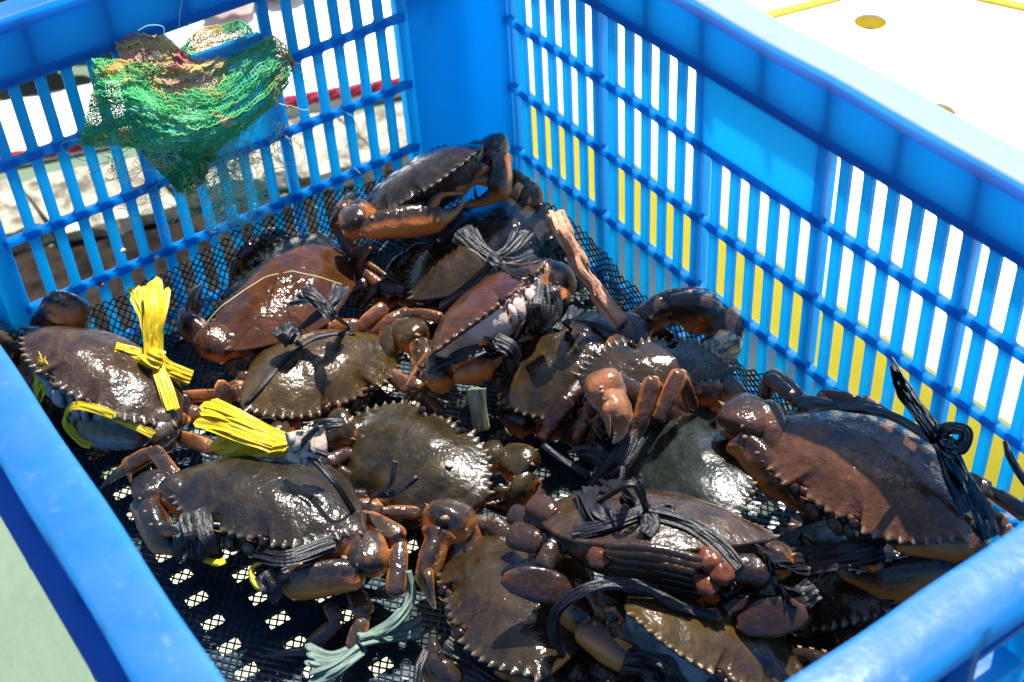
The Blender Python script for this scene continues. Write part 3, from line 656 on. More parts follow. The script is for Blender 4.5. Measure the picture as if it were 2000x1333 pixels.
CRABS = {
'corner': {'loc': [0.0561, -0.0861, 0.0849], 's': 0.062, 'rot': [[-0.6085, 0.5745, -0.5474], [-0.553, -0.8017, -0.2267], [-0.5691, 0.1648, 0.8056]], 'claws': {'R': {'p': [(0.0601, -0.1425, 0.085), (0.0794, -0.1491, 0.084), (0.1002, -0.0988, 0.082), (0.1002, -0.0744, 0.088)], 'c': 0.19, 'm': 0.18, 'o': 0.25, 'col': 'orange'}, 'L': {'p': [(0.0704, -0.0394, 0.098), (0.0848, -0.0347, 0.1), (0.102, -0.0502, 0.085), (0.093, -0.0764, 0.078)], 'c': 0.2, 'm': 0.19, 'o': 0.2}}, 'legs': [([(0.047, -0.1286, 0.08), (0.0465, -0.1504, 0.07), (0.0608, -0.1472, 0.05), (0.0968, -0.1362, 0.045)], 0.085, 'leg'), ([(0.0355, -0.1281, 0.08), (0.052, -0.1459, 0.085), (0.048, -0.1533, 0.07)], 0.07, 'leg'), ([(0.0695, -0.1385, 0.06), (0.0649, -0.1503, 0.045), (0.0913, -0.1438, 0.04)], 0.08, 'leg')]},
'backbrown': {'loc': [0.111, -0.07, 0.0509], 's': 0.0661, 'rot': [[-0.2763, -0.9562, -0.0963], [0.9561, -0.2632, -0.1291], [0.0982, -0.1277, 0.9869]], 'claws': {'R': {'p': [(0.0951, -0.0304, 0.06), (0.0944, -0.0164, 0.06), (0.072, -0.0187, 0.06), (0.0611, -0.03, 0.05)], 'c': 0.2, 'm': 0.2, 'o': 0.1}}, 'legs': [([(0.1067, -0.0162, 0.06), (0.1234, -0.0331, 0.055), (0.1374, -0.0521, 0.05)], 0.08, 'leg'), ([(0.1062, -0.1342, 0.04), (0.0902, -0.1452, 0.04), (0.0893, -0.1626, 0.03)], 0.08, 'leg')]},
'rust': {'loc': [0.0751, -0.2043, 0.0559], 's': 0.0661, 'rot': [[-0.5682, -0.8216, 0.0448], [0.8228, -0.5668, 0.0412], [-0.0085, 0.0603, 0.9981]], 'claws': {'L': {'p': [(0.1, -0.2626, 0.05), (0.0787, -0.2687, 0.052), (0.0546, -0.2719, 0.05), (0.0185, -0.2446, 0.045)], 'c': 0.2, 'm': 0.18, 'o': 0.1}}, 'legs': [([(0.1174, -0.1997, 0.05), (0.1302, -0.1836, 0.05), (0.1286, -0.1615, 0.055)], 0.085, 'leg'), ([(0.1152, -0.1922, 0.04), (0.1335, -0.1784, 0.045), (0.1388, -0.1492, 0.05), (0.1565, -0.1355, 0.05), (0.1675, -0.1412, 0.04)], 0.09, 'leg'), ([(0.0986, -0.2554, 0.045), (0.1024, -0.2657, 0.04), (0.124, -0.2526, 0.03)], 0.08, 'leg')]},
'olive': {'loc': [0.1464, -0.2237, 0.0484], 's': 0.0597, 'rot': [[0.08, 0.9965, 0.0245], [-0.9881, 0.076, 0.1338], [0.1315, -0.0349, 0.9907]], 'claws': {'L': {'p': [(0.1461, -0.1637, 0.05), (0.1698, -0.1604, 0.052), (0.1959, -0.1719, 0.045), (0.1973, -0.1912, 0.035)], 'c': 0.19, 'm': 0.19, 'o': 0.1}}, 'legs': [([(0.1337, -0.2567, 0.035), (0.1256, -0.271, 0.035), (0.0954, -0.3032, 0.03)], 0.085, 'leg'), ([(0.1306, -0.2615, 0.04), (0.1311, -0.2772, 0.045), (0.1312, -0.2895, 0.05)], 0.17, 'paddle'), ([(0.1356, -0.1897, 0.03), (0.192, -0.1835, 0.04), (0.2018, -0.1678, 0.02)], 0.09, 'leg')]},
'mossy': {'loc': [0.2538, -0.2238, 0.0445], 's': 0.0619, 'rot': [[0.97, -0.2397, -0.0408], [0.2042, 0.8942, -0.3985], [0.132, 0.3782, 0.9163]], 'claws': {'L': {'p': [(0.2019, -0.2453, 0.04), (0.2065, -0.2323, 0.048), (0.203, -0.2431, 0.035), (0.2225, -0.2449, 0.025)], 'c': 0.21, 'm': 0.18, 'o': 0.1}, 'R': {'p': [(0.2837, -0.1731, 0.048), (0.3046, -0.1683, 0.046), (0.3074, -0.1813, 0.035), (0.2957, -0.1956, 0.03)], 'c': 0.2, 'm': 0.19, 'o': 0.1}}, 'legs': [([(0.2437, -0.2459, 0.03), (0.2267, -0.2558, 0.04), (0.199, -0.2553, 0.035)], 0.08, 'leg'), ([(0.2193, -0.2373, 0.04), (0.2219, -0.2594, 0.045), (0.1981, -0.2628, 0.03)], 0.08, 'leg'), ([(0.2695, -0.1974, 0.02), (0.3022, -0.1823, 0.02), (0.2922, -0.153, 0.01)], 0.08, 'leg')]},
'grey': {'loc': [0.089, -0.3371, 0.0692], 's': 0.0619, 'rot': [[-0.9015, 0.4309, 0.0409], [-0.3742, -0.8235, 0.4264], [0.2174, 0.3691, 0.9036]], 'claws': {'R': {'p': [(0.0114, -0.3329, 0.05), (0.036, -0.3459, 0.088), (0.0315, -0.3533, 0.07), (0.0284, -0.3611, 0.05)], 'c': 0.25, 'm': 0.2, 'o': 0.1}, 'L': {'p': [(0.143, -0.3207, 0.055), (0.1403, -0.3379, 0.052), (0.1062, -0.3649, 0.048), (0.09, -0.3697, 0.05)], 'c': 0.2, 'm': 0.22, 'o': 0.1, 'col': 'blue'}}, 'legs': [([(0.0913, -0.3176, 0.03), (0.1429, -0.3282, 0.04), (0.1499, -0.3589, 0.045), (0.1313, -0.3758, 0.02)], 0.11, 'leg'), ([(0.1345, -0.3243, 0.04), (0.1647, -0.3073, 0.04), (0.1824, -0.2901, 0.03)], 0.08, 'leg')]},
'slate': {'loc': [0.238, -0.3027, 0.0607], 's': 0.0631, 'rot': [[-0.8507, 0.5109, -0.1234], [-0.5247, -0.8392, 0.1429], [-0.0305, 0.1864, 0.982]], 'claws': {'L': {'p': [(0.2963, -0.2729, 0.055), (0.3128, -0.2867, 0.05), (0.2913, -0.3211, 0.046), (0.2695, -0.3312, 0.05)], 'c': 0.21, 'm': 0.2, 'o': 0.15, 'col': 'orange'}, 'R': {'p': [(0.19, -0.3464, 0.055), (0.1856, -0.3612, 0.05), (0.219, -0.3652, 0.045), (0.237, -0.3513, 0.045)], 'c': 0.22, 'm': 0.2, 'o': 0.15}}, 'legs': [([(0.2749, -0.2684, 0.05), (0.3044, -0.2584, 0.05), (0.3278, -0.2773, 0.04), (0.3057, -0.2856, 0.02)], 0.115, 'leg'), ([(0.3027, -0.2908, 0.03), (0.3221, -0.2949, 0.03), (0.332, -0.3094, 0.02), (0.3401, -0.3284, 0.01)], 0.1, 'leg'), ([(0.3034, -0.3077, 0.03), (0.3139, -0.3079, 0.025), (0.3134, -0.3288, 0.015), (0.2981, -0.3498, 0.01)], 0.09, 'leg'), ([(0.1945, -0.3398, 0.05), (0.1569, -0.3413, 0.055), (0.1488, -0.3568, 0.045), (0.1586, -0.3606, 0.04)], 0.08, 'leg'), ([(0.2217, -0.3483, 0.04), (0.2012, -0.3671, 0.03), (0.1669, -0.3574, 0.02)], 0.07, 'leg'), ([(0.2689, -0.2676, 0.055), (0.2796, -0.2559, 0.05), (0.29, -0.2376, 0.045)], 0.075, 'leg')]},
'lowbrown': {'loc': [0.378, -0.2265, 0.0503], 's': 0.066, 'rot': [[-0.9284, -0.3322, -0.1663], [0.3073, -0.9383, 0.1589], [-0.2088, 0.0964, 0.9732]], 'claws': {'R': {'p': [(0.3108, -0.2219, 0.05), (0.3185, -0.2392, 0.058), (0.3327, -0.2598, 0.045), (0.3501, -0.2655, 0.04)], 'c': 0.24, 'm': 0.15, 'o': 0.1, 'col': 'orange'}, 'L': {'p': [(0.4183, -0.2433, 0.03), (0.395, -0.2794, 0.03), (0.3807, -0.2856, 0.035), (0.3659, -0.2778, 0.035)], 'c': 0.2, 'm': 0.2, 'o': 0.1}}, 'legs': [([(0.3442, -0.2098, 0.05), (0.3286, -0.2125, 0.055), (0.319, -0.2239, 0.05)], 0.1, 'leg'), ([(0.4236, -0.2067, 0.03), (0.4354, -0.1954, 0.02), (0.4365, -0.2101, 0.02)], 0.1, 'leg')]},
'rear': {'loc': [0.4147, -0.1739, 0.1015], 's': 0.0662, 'rot': [[0.8377, -0.332, -0.4336], [0.4931, 0.801, 0.3394], [0.2346, -0.4982, 0.8347]], 'legs': [([(0.4322, -0.2121, 0.13), (0.4513, -0.1962, 0.134), (0.4676, -0.1807, 0.13)], 0.036, 'ridge'), ([(0.4298, -0.2104, 0.122), (0.4495, -0.1946, 0.126), (0.4657, -0.1788, 0.122)], 0.036, 'ridge'), ([(0.4275, -0.2086, 0.114), (0.4478, -0.193, 0.118), (0.464, -0.1769, 0.114)], 0.036, 'ridge'), ([(0.4252, -0.207, 0.106), (0.4461, -0.1915, 0.11), (0.4622, -0.1751, 0.106)], 0.036, 'ridge'), ([(0.4229, -0.2053, 0.098), (0.4445, -0.1901, 0.102), (0.4606, -0.1733, 0.098)], 0.036, 'ridge'), ([(0.4208, -0.2038, 0.09), (0.443, -0.1888, 0.094), (0.459, -0.1716, 0.09)], 0.036, 'ridge'), ([(0.4158, -0.1933, 0.1), (0.4038, -0.2101, 0.104), (0.3969, -0.2195, 0.102)], 0.17, 'leg'), ([(0.3985, -0.2173, 0.105), (0.4048, -0.2295, 0.1), (0.4137, -0.2409, 0.09)], 0.3, 'paddle'), ([(0.4486, -0.1671, 0.1), (0.4687, -0.1655, 0.114), (0.4803, -0.1491, 0.11)], 0.24, 'leg'), ([(0.4757, -0.1451, 0.105), (0.4856, -0.1532, 0.1), (0.4996, -0.1603, 0.088)], 0.27, 'paddle'), ([(0.4537, -0.1576, 0.09), (0.4682, -0.1601, 0.088), (0.4811, -0.1643, 0.08)], 0.26, 'paddle'), ([(0.4635, -0.1726, 0.12)], 0.1, 'lump'), ([(0.472, -0.1718, 0.118)], 0.09, 'lump'), ([(0.4687, -0.1784, 0.112)], 0.1, 'lump'), ([(0.4273, -0.2116, 0.116)], 0.09, 'lump'), ([(0.3955, -0.201, 0.09), (0.385, -0.2163, 0.09), (0.3658, -0.2226, 0.085)], 0.15, 'leg'), ([(0.3897, -0.2031, 0.095), (0.3808, -0.2046, 0.1), (0.3624, -0.2064, 0.095)], 0.2, 'leg'), ([(0.3849, -0.1963, 0.09), (0.3689, -0.2113, 0.09), (0.354, -0.2144, 0.085)], 0.12, 'leg')]},
'bottom': {'loc': [0.4714, -0.1728, 0.0696], 's': 0.0619, 'rot': [[-0.348, 0.9375, -0.0014], [-0.698, -0.2581, 0.6679], [0.6258, 0.2335, 0.7442]], 'claws': {'R': {'p': [(0.4064, -0.2066, 0.06), (0.4232, -0.2225, 0.066), (0.4515, -0.2117, 0.062), (0.4766, -0.1993, 0.06)], 'c': 0.19, 'm': 0.19, 'o': 0.1, 'col': 'orange'}}, 'legs': [([(0.4698, -0.1272, 0.05), (0.4668, -0.1013, 0.04), (0.4732, -0.1138, 0.03)], 0.13, 'leg')]},
'bigred': {'loc': [0.451, -0.048, 0.0957], 's': 0.0661, 'rot': [[-0.9891, 0.1379, -0.0515], [-0.1393, -0.99, 0.0245], [-0.0477, 0.0314, 0.9984]], 'claws': {'R': {'p': [(0.3808, -0.066, 0.095), (0.388, -0.0848, 0.092), (0.4207, -0.0842, 0.078), (0.4456, -0.0768, 0.07)], 'c': 0.25, 'm': 0.19, 'o': 0.15}, 'L': {'p': [(0.5155, -0.0299, 0.08), (0.5136, -0.0397, 0.065), (0.49, -0.0738, 0.055), (0.4665, -0.0884, 0.06)], 'c': 0.21, 'm': 0.24, 'o': 0.1, 'col': 'orange'}}, 'legs': [([(0.3956, -0.0387, 0.09), (0.3569, -0.0328, 0.085), (0.3651, -0.0439, 0.07)], 0.09, 'leg'), ([(0.4061, -0.0253, 0.09), (0.389, -0.0403, 0.09), (0.3623, -0.0383, 0.09)], 0.08, 'leg'), ([(0.482, -0.019, 0.095), (0.5008, -0.0128, 0.095), (0.5229, -0.006, 0.09)], 0.085, 'leg'), ([(0.4474, -0.012, 0.09), (0.4053, -0.0077, 0.085), (0.3844, -0.0188, 0.08)], 0.08, 'leg'), ([(0.4979, -0.0178, 0.08), (0.5123, -0.0094, 0.075), (0.5282, -0.0081, 0.06)], 0.1, 'leg')]},
'middark': {'loc': [0.253, -0.0912, 0.0567], 's': 0.0601, 'rot': [[-0.2681, 0.9563, 0.1168], [-0.9581, -0.252, -0.1361], [-0.1007, -0.1484, 0.9838]], 'claws': {'R': {'p': [(0.2359, -0.1412, 0.03), (0.2581, -0.1352, 0.03), (0.2739, -0.1151, 0.03), (0.2924, -0.1132, 0.03)], 'c': 0.2, 'm': 0.2, 'o': 0.1}}, 'legs': [([(0.2813, -0.1436, 0.04), (0.2792, -0.122, 0.06), (0.2723, -0.1012, 0.06)], 0.1, 'leg'), ([(0.2808, -0.1281, 0.03), (0.2875, -0.1091, 0.05), (0.2882, -0.1258, 0.03)], 0.1, 'leg')]},
'toothed': {'loc': [0.3191, -0.0865, 0.0801], 's': 0.0455, 'rot': [[0.5416, -0.7084, 0.4526], [0.8401, 0.4748, -0.2622], [-0.0291, 0.5222, 0.8523]], 'claws': {'R': {'p': [(0.3013, -0.0126, 0.06), (0.2851, -0.0087, 0.07), (0.2715, -0.0276, 0.076), (0.2552, -0.0452, 0.06)], 'c': 0.3, 'm': 0.42, 'o': 0.0, 'col': 'orange'}, 'L': {'p': [(0.2715, -0.0746, 0.07), (0.2622, -0.055, 0.07), (0.2599, -0.0254, 0.074), (0.264, 0.0024, 0.07)], 'c': 0.28, 'm': 0.3, 'o': 0.0, 'col': 'orange'}}, 'legs': [([(0.3537, -0.1139, 0.095), (0.3454, -0.0915, 0.112), (0.3475, -0.0831, 0.08)], 0.12, 'leg'), ([(0.3506, -0.1278, 0.085), (0.3406, -0.1072, 0.112), (0.3381, -0.0951, 0.08)], 0.12, 'leg'), ([(0.3075, -0.0238, 0.05), (0.2978, -0.0074, 0.06), (0.2725, 0.0022, 0.055)], 0.12, 'leg')]},
'green': {'loc': [0.3691, -0.1111, 0.0638], 's': 0.062, 'rot': [[0.9237, 0.2444, -0.2951], [-0.3396, 0.8789, -0.335], [0.1774, 0.4097, 0.8948]], 'claws': {'R': {'p': [(0.3485, -0.0482, 0.06), (0.3457, -0.0597, 0.078), (0.3359, -0.0719, 0.075), (0.3255, -0.0711, 0.078)], 'c': 0.23, 'm': 0.16, 'o': 0.5}, 'L': {'p': [(0.3127, -0.1237, 0.1), (0.3355, -0.1339, 0.112), (0.3496, -0.1371, 0.105), (0.3567, -0.1481, 0.1)], 'c': 0.19, 'm': 0.19, 'o': 0.5, 'col': 'pink'}}, 'legs': [([(0.3463, -0.1242, 0.05), (0.3274, -0.1283, 0.05), (0.302, -0.1242, 0.04)], 0.09, 'leg')]},
'face': {'loc': [0.1964, -0.1276, 0.078], 's': 0.06, 'rot': [[0.3954, 0.5647, -0.7244], [-0.906, 0.3697, -0.2062], [0.1514, 0.7379, 0.6578]], 'claws': {'R': {'p': [(0.2091, -0.1776, 0.06), (0.2221, -0.1702, 0.066), (0.228, -0.1468, 0.066), (0.224, -0.1283, 0.07)], 'c': 0.2, 'm': 0.19, 'o': 0.1, 'col': 'orange'}, 'L': {'p': [(0.1904, -0.0697, 0.08), (0.2138, -0.0751, 0.08), (0.2187, -0.0977, 0.07), (0.2216, -0.1191, 0.065)], 'c': 0.18, 'm': 0.18, 'o': 0.1, 'col': 'orange'}}, 'legs': [([(0.1854, -0.1627, 0.05), (0.2038, -0.1859, 0.05), (0.2185, -0.1783, 0.03)], 0.1, 'leg'), ([(0.1912, -0.1577, 0.06), (0.2005, -0.177, 0.06), (0.2122, -0.1694, 0.04)], 0.08, 'leg'), ([(0.1796, -0.0732, 0.06), (0.2073, -0.1053, 0.06), (0.2241, -0.1138, 0.05)], 0.09, 'leg')]},
'edge': {'loc': [-0.0078, -0.3823, 0.05], 's': 0.06, 'rot': [[0.3057, 0.9498, -0.066], [-0.3444, 0.1749, 0.9224], [0.8876, -0.2592, 0.3806]], 'claws': {'L': {'p': [(0.022, -0.3692, 0.05), (0.057, -0.3784, 0.04), (0.0712, -0.3906, 0.04), (0.0584, -0.3994, 0.04)], 'c': 0.2, 'm': 0.2, 'o': 0.1}}},
'under': {'loc': [0.4476, -0.0746, 0.0272], 's': 0.0616, 'rot': [[-0.8903, 0.1201, -0.4392], [-0.0274, -0.977, -0.2116], [-0.4545, -0.1763, 0.8731]], 'legs': [([(0.4529, -0.0945, 0.03), (0.4774, -0.08, 0.03), (0.498, -0.0686, 0.02)], 0.12, 'leg'), ([(0.4317, -0.1061, 0.04), (0.4047, -0.1046, 0.04), (0.3849, -0.1069, 0.05)], 0.09, 'leg')]},
}
STRIPS = {
'bead': [
  {'p': [(0.2846, -0.2114, 0.0648), (0.2851, -0.2107, 0.0648)], 'w': 0.003, 'drop': 0.08},
],
'hair': [
  {'p': [(0.0827, -0.2712, 0.0649), (0.0727, -0.2639, 0.0593), (0.0961, -0.267, 0.0814), (0.0998, -0.264, 0.0871), (0.1008, -0.2595, 0.09), (0.0991, -0.2535, 0.09), (0.0974, -0.2475, 0.09), (0.0957, -0.2414, 0.09), (0.0947, -0.2366, 0.09), (0.0937, -0.2319, 0.09), (0.0927, -0.2272, 0.09), (0.093, -0.2225, 0.09), (0.0737, -0.21, 0.073), (0.0753, -0.2054, 0.0729), (0.0979, -0.2091, 0.09), (0.1023, -0.2061, 0.09), (0.1067, -0.2031, 0.09), (0.111, -0.2001, 0.09), (0.114, -0.1967, 0.0886), (0.1156, -0.1928, 0.0857), (0.1172, -0.189, 0.0829), (0.1189, -0.1851, 0.08)], 'w': 0.0006},
],
'rubber': [
  {'p': [(-0.004, -0.1914, 0.1916), (-0.004, -0.1819, 0.1926), (-0.004, -0.1705, 0.1933), (-0.004, -0.1582, 0.1945)], 'w': 0.001},
],
'yellow_tall': [
  {'p': [(0.0608, -0.2988, 0.1), (0.0775, -0.3024, 0.095), (0.0904, -0.3071, 0.085), (0.1059, -0.3136, 0.078)], 'w': 0.0035, 'flare': 1.5},
  {'p': [(0.0686, -0.2891, 0.105), (0.0885, -0.2982, 0.1), (0.0982, -0.3066, 0.09), (0.1063, -0.3131, 0.078)], 'w': 0.005, 'flare': 1.5},
  {'p': [(0.1059, -0.3136, 0.078), (0.11, -0.3079, 0.07), (0.1169, -0.2969, 0.06)], 'w': 0.0045, 'flare': 1.4},
  {'p': [(0.0909, -0.3303, 0.0853), (0.0953, -0.3223, 0.0797), (0.1059, -0.3136, 0.078)], 'w': 0.0035, 'flare': 1},
  {'p': [(0.1083, -0.3142, 0.08), (0.1262, -0.3166, 0.075), (0.1438, -0.3206, 0.066)], 'w': 0.004, 'flare': 0.6},
  {'p': [(0.1032, -0.316, 0.08), (0.113, -0.3154, 0.084), (0.1146, -0.3123, 0.08)], 'w': 0.006, 'flare': 1},
  {'p': [(0.1521, -0.3375, 0.0619), (0.1383, -0.3467, 0.0675), (0.1283, -0.3595, 0.0782), (0.114, -0.3692, 0.0753), (0.1005, -0.3742, 0.055), (0.1132, -0.3713, 0.0476), (0.1194, -0.3674, 0.0465)], 'w': 0.0026, 'flare': 1},
  {'p': [(0.0788, -0.3708, 0.0907), (0.0722, -0.3764, 0.07), (0.0654, -0.3798, 0.0525)], 'w': 0.005, 'flare': 1},
],
'yellow_bunch': [
  {'p': [(0.1713, -0.3111, 0.082), (0.193, -0.3021, 0.084), (0.2145, -0.2918, 0.082), (0.2282, -0.2845, 0.08)], 'w': 0.0055, 'flare': 1.5},
  {'p': [(0.1734, -0.3144, 0.078), (0.1971, -0.3045, 0.082), (0.2192, -0.2926, 0.082), (0.229, -0.2849, 0.08)], 'w': 0.005, 'flare': 1.4},
  {'p': [(0.1911, -0.316, 0.07), (0.2034, -0.3026, 0.074), (0.2174, -0.2924, 0.078), (0.2284, -0.2829, 0.08)], 'w': 0.0055, 'flare': 1.7},
  {'p': [(0.2204, -0.294, 0.078), (0.2297, -0.2847, 0.083), (0.2292, -0.2733, 0.078)], 'w': 0.004, 'flare': 1.2},
],
'yellow_loop': [
  {'p': [(0.2808, -0.3283, 0.0629), (0.2738, -0.3356, 0.052), (0.2845, -0.3384, 0.05), (0.2876, -0.3298, 0.04)], 'w': 0.0016, 'flare': 1},
  {'p': [(0.2502, -0.3534, 0.05), (0.258, -0.3489, 0.052), (0.2576, -0.3443, 0.05)], 'w': 0.0016, 'flare': 1},
],
'black_rust': [
  {'p': [(0.1318, -0.2184, 0.1), (0.1425, -0.2162, 0.1), (0.1525, -0.2124, 0.095)], 'w': 0.00384, 'flare': 2.2},
  {'p': [(0.139, -0.1929, 0.095), (0.149, -0.2047, 0.097), (0.1525, -0.2124, 0.095)], 'w': 0.00288, 'flare': 2.0},
  {'p': [(0.1503, -0.2112, 0.095), (0.1415, -0.223, 0.082), (0.116, -0.2272, 0.0594)], 'w': 0.00269, 'flare': 1},
  {'p': [(0.1501, -0.2137, 0.097), (0.1605, -0.2156, 0.099), (0.1623, -0.2136, 0.095)], 'w': 0.00384, 'flare': 1},
  {'p': [(0.1549, -0.2102, 0.09), (0.13, -0.1908, 0.0537), (0.1434, -0.1941, 0.0579)], 'w': 0.00192, 'flare': 1},
  {'p': [(0.1325, -0.2368, 0.08), (0.1458, -0.2381, 0.082), (0.1409, -0.2304, 0.08)], 'w': 0.00384, 'flare': 2},
],
'black_olive': [
  {'p': [(0.1404, -0.1926, 0.0564), (0.1373, -0.2163, 0.0636), (0.1423, -0.2373, 0.0655), (0.1542, -0.262, 0.0641), (0.1587, -0.2796, 0.0582)], 'w': 0.00141, 'flare': 1},
  {'p': [(0.1462, -0.2448, 0.08), (0.148, -0.2404, 0.086), (0.1445, -0.2331, 0.086)], 'w': 0.00256, 'flare': 2},
],
'black_back': [
  {'p': [(0.1413, -0.1067, 0.1), (0.1609, -0.1066, 0.099), (0.1764, -0.1034, 0.096)], 'w': 0.00384, 'flare': 2},
  {'p': [(0.1703, -0.0727, 0.1), (0.1777, -0.0901, 0.099), (0.1779, -0.1032, 0.096)], 'w': 0.0032, 'flare': 2},
  {'p': [(0.1848, -0.0755, 0.09), (0.1885, -0.094, 0.095), (0.18, -0.1039, 0.096)], 'w': 0.0032, 'flare': 2},
  {'p': [(0.2156, -0.1038, 0.1063), (0.1975, -0.104, 0.0993), (0.1809, -0.1045, 0.096)], 'w': 0.00256, 'flare': 1.6},
  {'p': [(0.1783, -0.1044, 0.096), (0.1712, -0.1191, 0.08), (0.157, -0.1356, 0.06)], 'w': 0.00269, 'flare': 1},
  {'p': [(0.1754, -0.1054, 0.098), (0.1844, -0.1067, 0.1), (0.1867, -0.1045, 0.097)], 'w': 0.00384, 'flare': 1},
],
'black_face': [
  {'p': [(0.2135, -0.0978, 0.096), (0.2274, -0.1099, 0.0925), (0.2257, -0.1052, 0.068)], 'w': 0.00432, 'flare': 1},
  {'p': [(0.2109, -0.0896, 0.0881), (0.2228, -0.0969, 0.0807), (0.227, -0.103, 0.0677)], 'w': 0.00432, 'flare': 1},
  {'p': [(0.2181, -0.0876, 0.0875), (0.226, -0.0918, 0.078), (0.23, -0.1011, 0.0696)], 'w': 0.00432, 'flare': 1},
  {'p': [(0.2229, -0.0853, 0.0831), (0.2249, -0.0844, 0.0726), (0.2338, -0.0978, 0.0716)], 'w': 0.0036, 'flare': 1},
  {'p': [(0.2356, -0.15, 0.0914), (0.2274, -0.1325, 0.0713), (0.2346, -0.1325, 0.0592)], 'w': 0.00432, 'flare': 1},
  {'p': [(0.2342, -0.1436, 0.0887), (0.2446, -0.1379, 0.084), (0.2358, -0.1341, 0.0589)], 'w': 0.00432, 'flare': 1},
  {'p': [(0.2186, -0.1773, 0.0773), (0.2307, -0.1656, 0.0876), (0.233, -0.1449, 0.0852)], 'w': 0.00432, 'flare': 1},
  {'p': [(0.228, -0.1715, 0.0848), (0.2332, -0.1562, 0.0865), (0.2304, -0.1378, 0.0812)], 'w': 0.0036, 'flare': 1},
],
'black_mid': [
  {'p': [(0.2263, -0.1025, 0.067), (0.2298, -0.089, 0.0698), (0.2474, -0.0779, 0.0744), (0.2796, -0.0769, 0.0852)], 'w': 0.00205, 'flare': 1},
  {'p': [(0.2483, -0.1019, 0.089), (0.2414, -0.0926, 0.074), (0.2463, -0.0979, 0.073)], 'w': 0.00224, 'flare': 1.6},
  {'p': [(0.2397, -0.0857, 0.088), (0.2468, -0.0949, 0.09), (0.2491, -0.101, 0.089)], 'w': 0.00224, 'flare': 2},
],
'black_tangle': [
  {'p': [(0.3256, -0.1489, 0.07), (0.3432, -0.1476, 0.075), (0.3593, -0.1493, 0.075), (0.3929, -0.1819, 0.1128)], 'w': 0.0028, 'flare': 1.3},
  {'p': [(0.3515, -0.1267, 0.0931), (0.3587, -0.1433, 0.085), (0.3574, -0.1549, 0.075), (0.3964, -0.1912, 0.1162)], 'w': 0.0028, 'flare': 1.3},
  {'p': [(0.3518, -0.1306, 0.0877), (0.353, -0.1442, 0.085), (0.3515, -0.1612, 0.07)], 'w': 0.0022, 'flare': 1.3},
  {'p': [(0.322, -0.1535, 0.07), (0.335, -0.1449, 0.075), (0.3547, -0.1438, 0.08)], 'w': 0.0016, 'flare': 1.3},
  {'p': [(0.3598, -0.1532, 0.08), (0.3633, -0.147, 0.085), (0.3685, -0.1546, 0.08), (0.3579, -0.1588, 0.08), (0.3943, -0.1763, 0.1122)], 'w': 0.0013, 'flare': 1},
  {'p': [(0.382, -0.1837, 0.1066), (0.4063, -0.197, 0.1212), (0.4177, -0.1978, 0.1241)], 'w': 0.006, 'flare': 1.2},
  {'p': [(0.3014, -0.1572, 0.06), (0.3188, -0.1552, 0.06), (0.3376, -0.1509, 0.06)], 'w': 0.0018, 'flare': 1},
],
'black_bigred': [
  {'p': [(0.4682, -0.0679, 0.19), (0.4697, -0.0557, 0.17), (0.4753, -0.0454, 0.15), (0.484, -0.0379, 0.135)], 'w': 0.004, 'flare': 1.4},
  {'p': [(0.3992, -0.0515, 0.105), (0.4235, -0.042, 0.115), (0.4498, -0.0361, 0.125), (0.4831, -0.0358, 0.13)], 'w': 0.0022, 'flare': 1},
  {'p': [(0.4853, -0.0393, 0.135), (0.4834, -0.0339, 0.14), (0.4906, -0.0288, 0.14), (0.4935, -0.0347, 0.135), (0.486, -0.0381, 0.133)], 'w': 0.003, 'flare': 1},
  {'p': [(0.4837, -0.0364, 0.133), (0.4954, -0.0347, 0.12), (0.5069, -0.0317, 0.105), (0.5203, -0.0321, 0.09)], 'w': 0.0048, 'flare': 1},
  {'p': [(0.4837, -0.0364, 0.133), (0.4946, -0.0385, 0.118), (0.5093, -0.04, 0.105)], 'w': 0.0035, 'flare': 1},
  {'p': [(0.4823, -0.039, 0.135), (0.4899, -0.0424, 0.138), (0.4926, -0.0383, 0.134)], 'w': 0.0055, 'flare': 1},
],
'black_rear': [
  {'p': [(0.4076, -0.2125, 0.1176), (0.4189, -0.1987, 0.124), (0.4257, -0.181, 0.1272)], 'w': 0.00352, 'flare': 1},
  {'p': [(0.4202, -0.1838, 0.15), (0.4254, -0.1841, 0.143), (0.4251, -0.1795, 0.1265)], 'w': 0.00205, 'flare': 1.5},
  {'p': [(0.4001, -0.1923, 0.1183), (0.418, -0.1899, 0.145), (0.4234, -0.1848, 0.148)], 'w': 0.00179, 'flare': 1.2},
  {'p': [(0.4176, -0.1912, 0.14), (0.4162, -0.1821, 0.1253), (0.4257, -0.181, 0.1272)], 'w': 0.00352, 'flare': 1.6},
  {'p': [(0.4257, -0.181, 0.1272), (0.4432, -0.1702, 0.1271), (0.4599, -0.1648, 0.1243), (0.4752, -0.1634, 0.1187)], 'w': 0.00352, 'flare': 1},
  {'p': [(0.4257, -0.181, 0.1272), (0.4341, -0.1852, 0.1282), (0.4371, -0.1914, 0.1277)], 'w': 0.00352, 'flare': 1.4},
  {'p': [(0.4252, -0.1806, 0.1266), (0.4276, -0.1718, 0.1257), (0.4314, -0.1674, 0.1253)], 'w': 0.00192, 'flare': 0.6},
],
'black_loop': [
  {'p': [(0.4307, -0.2378, 0.0651), (0.4268, -0.2407, 0.08), (0.4299, -0.2391, 0.1), (0.4358, -0.2291, 0.112), (0.4438, -0.215, 0.115), (0.4552, -0.2022, 0.112), (0.4685, -0.194, 0.105), (0.4772, -0.1784, 0.0951)], 'w': 0.00256, 'flare': 1},
  {'p': [(0.4608, -0.2216, 0.078), (0.4739, -0.217, 0.0844), (0.4862, -0.2175, 0.08)], 'w': 0.00576, 'flare': 1},
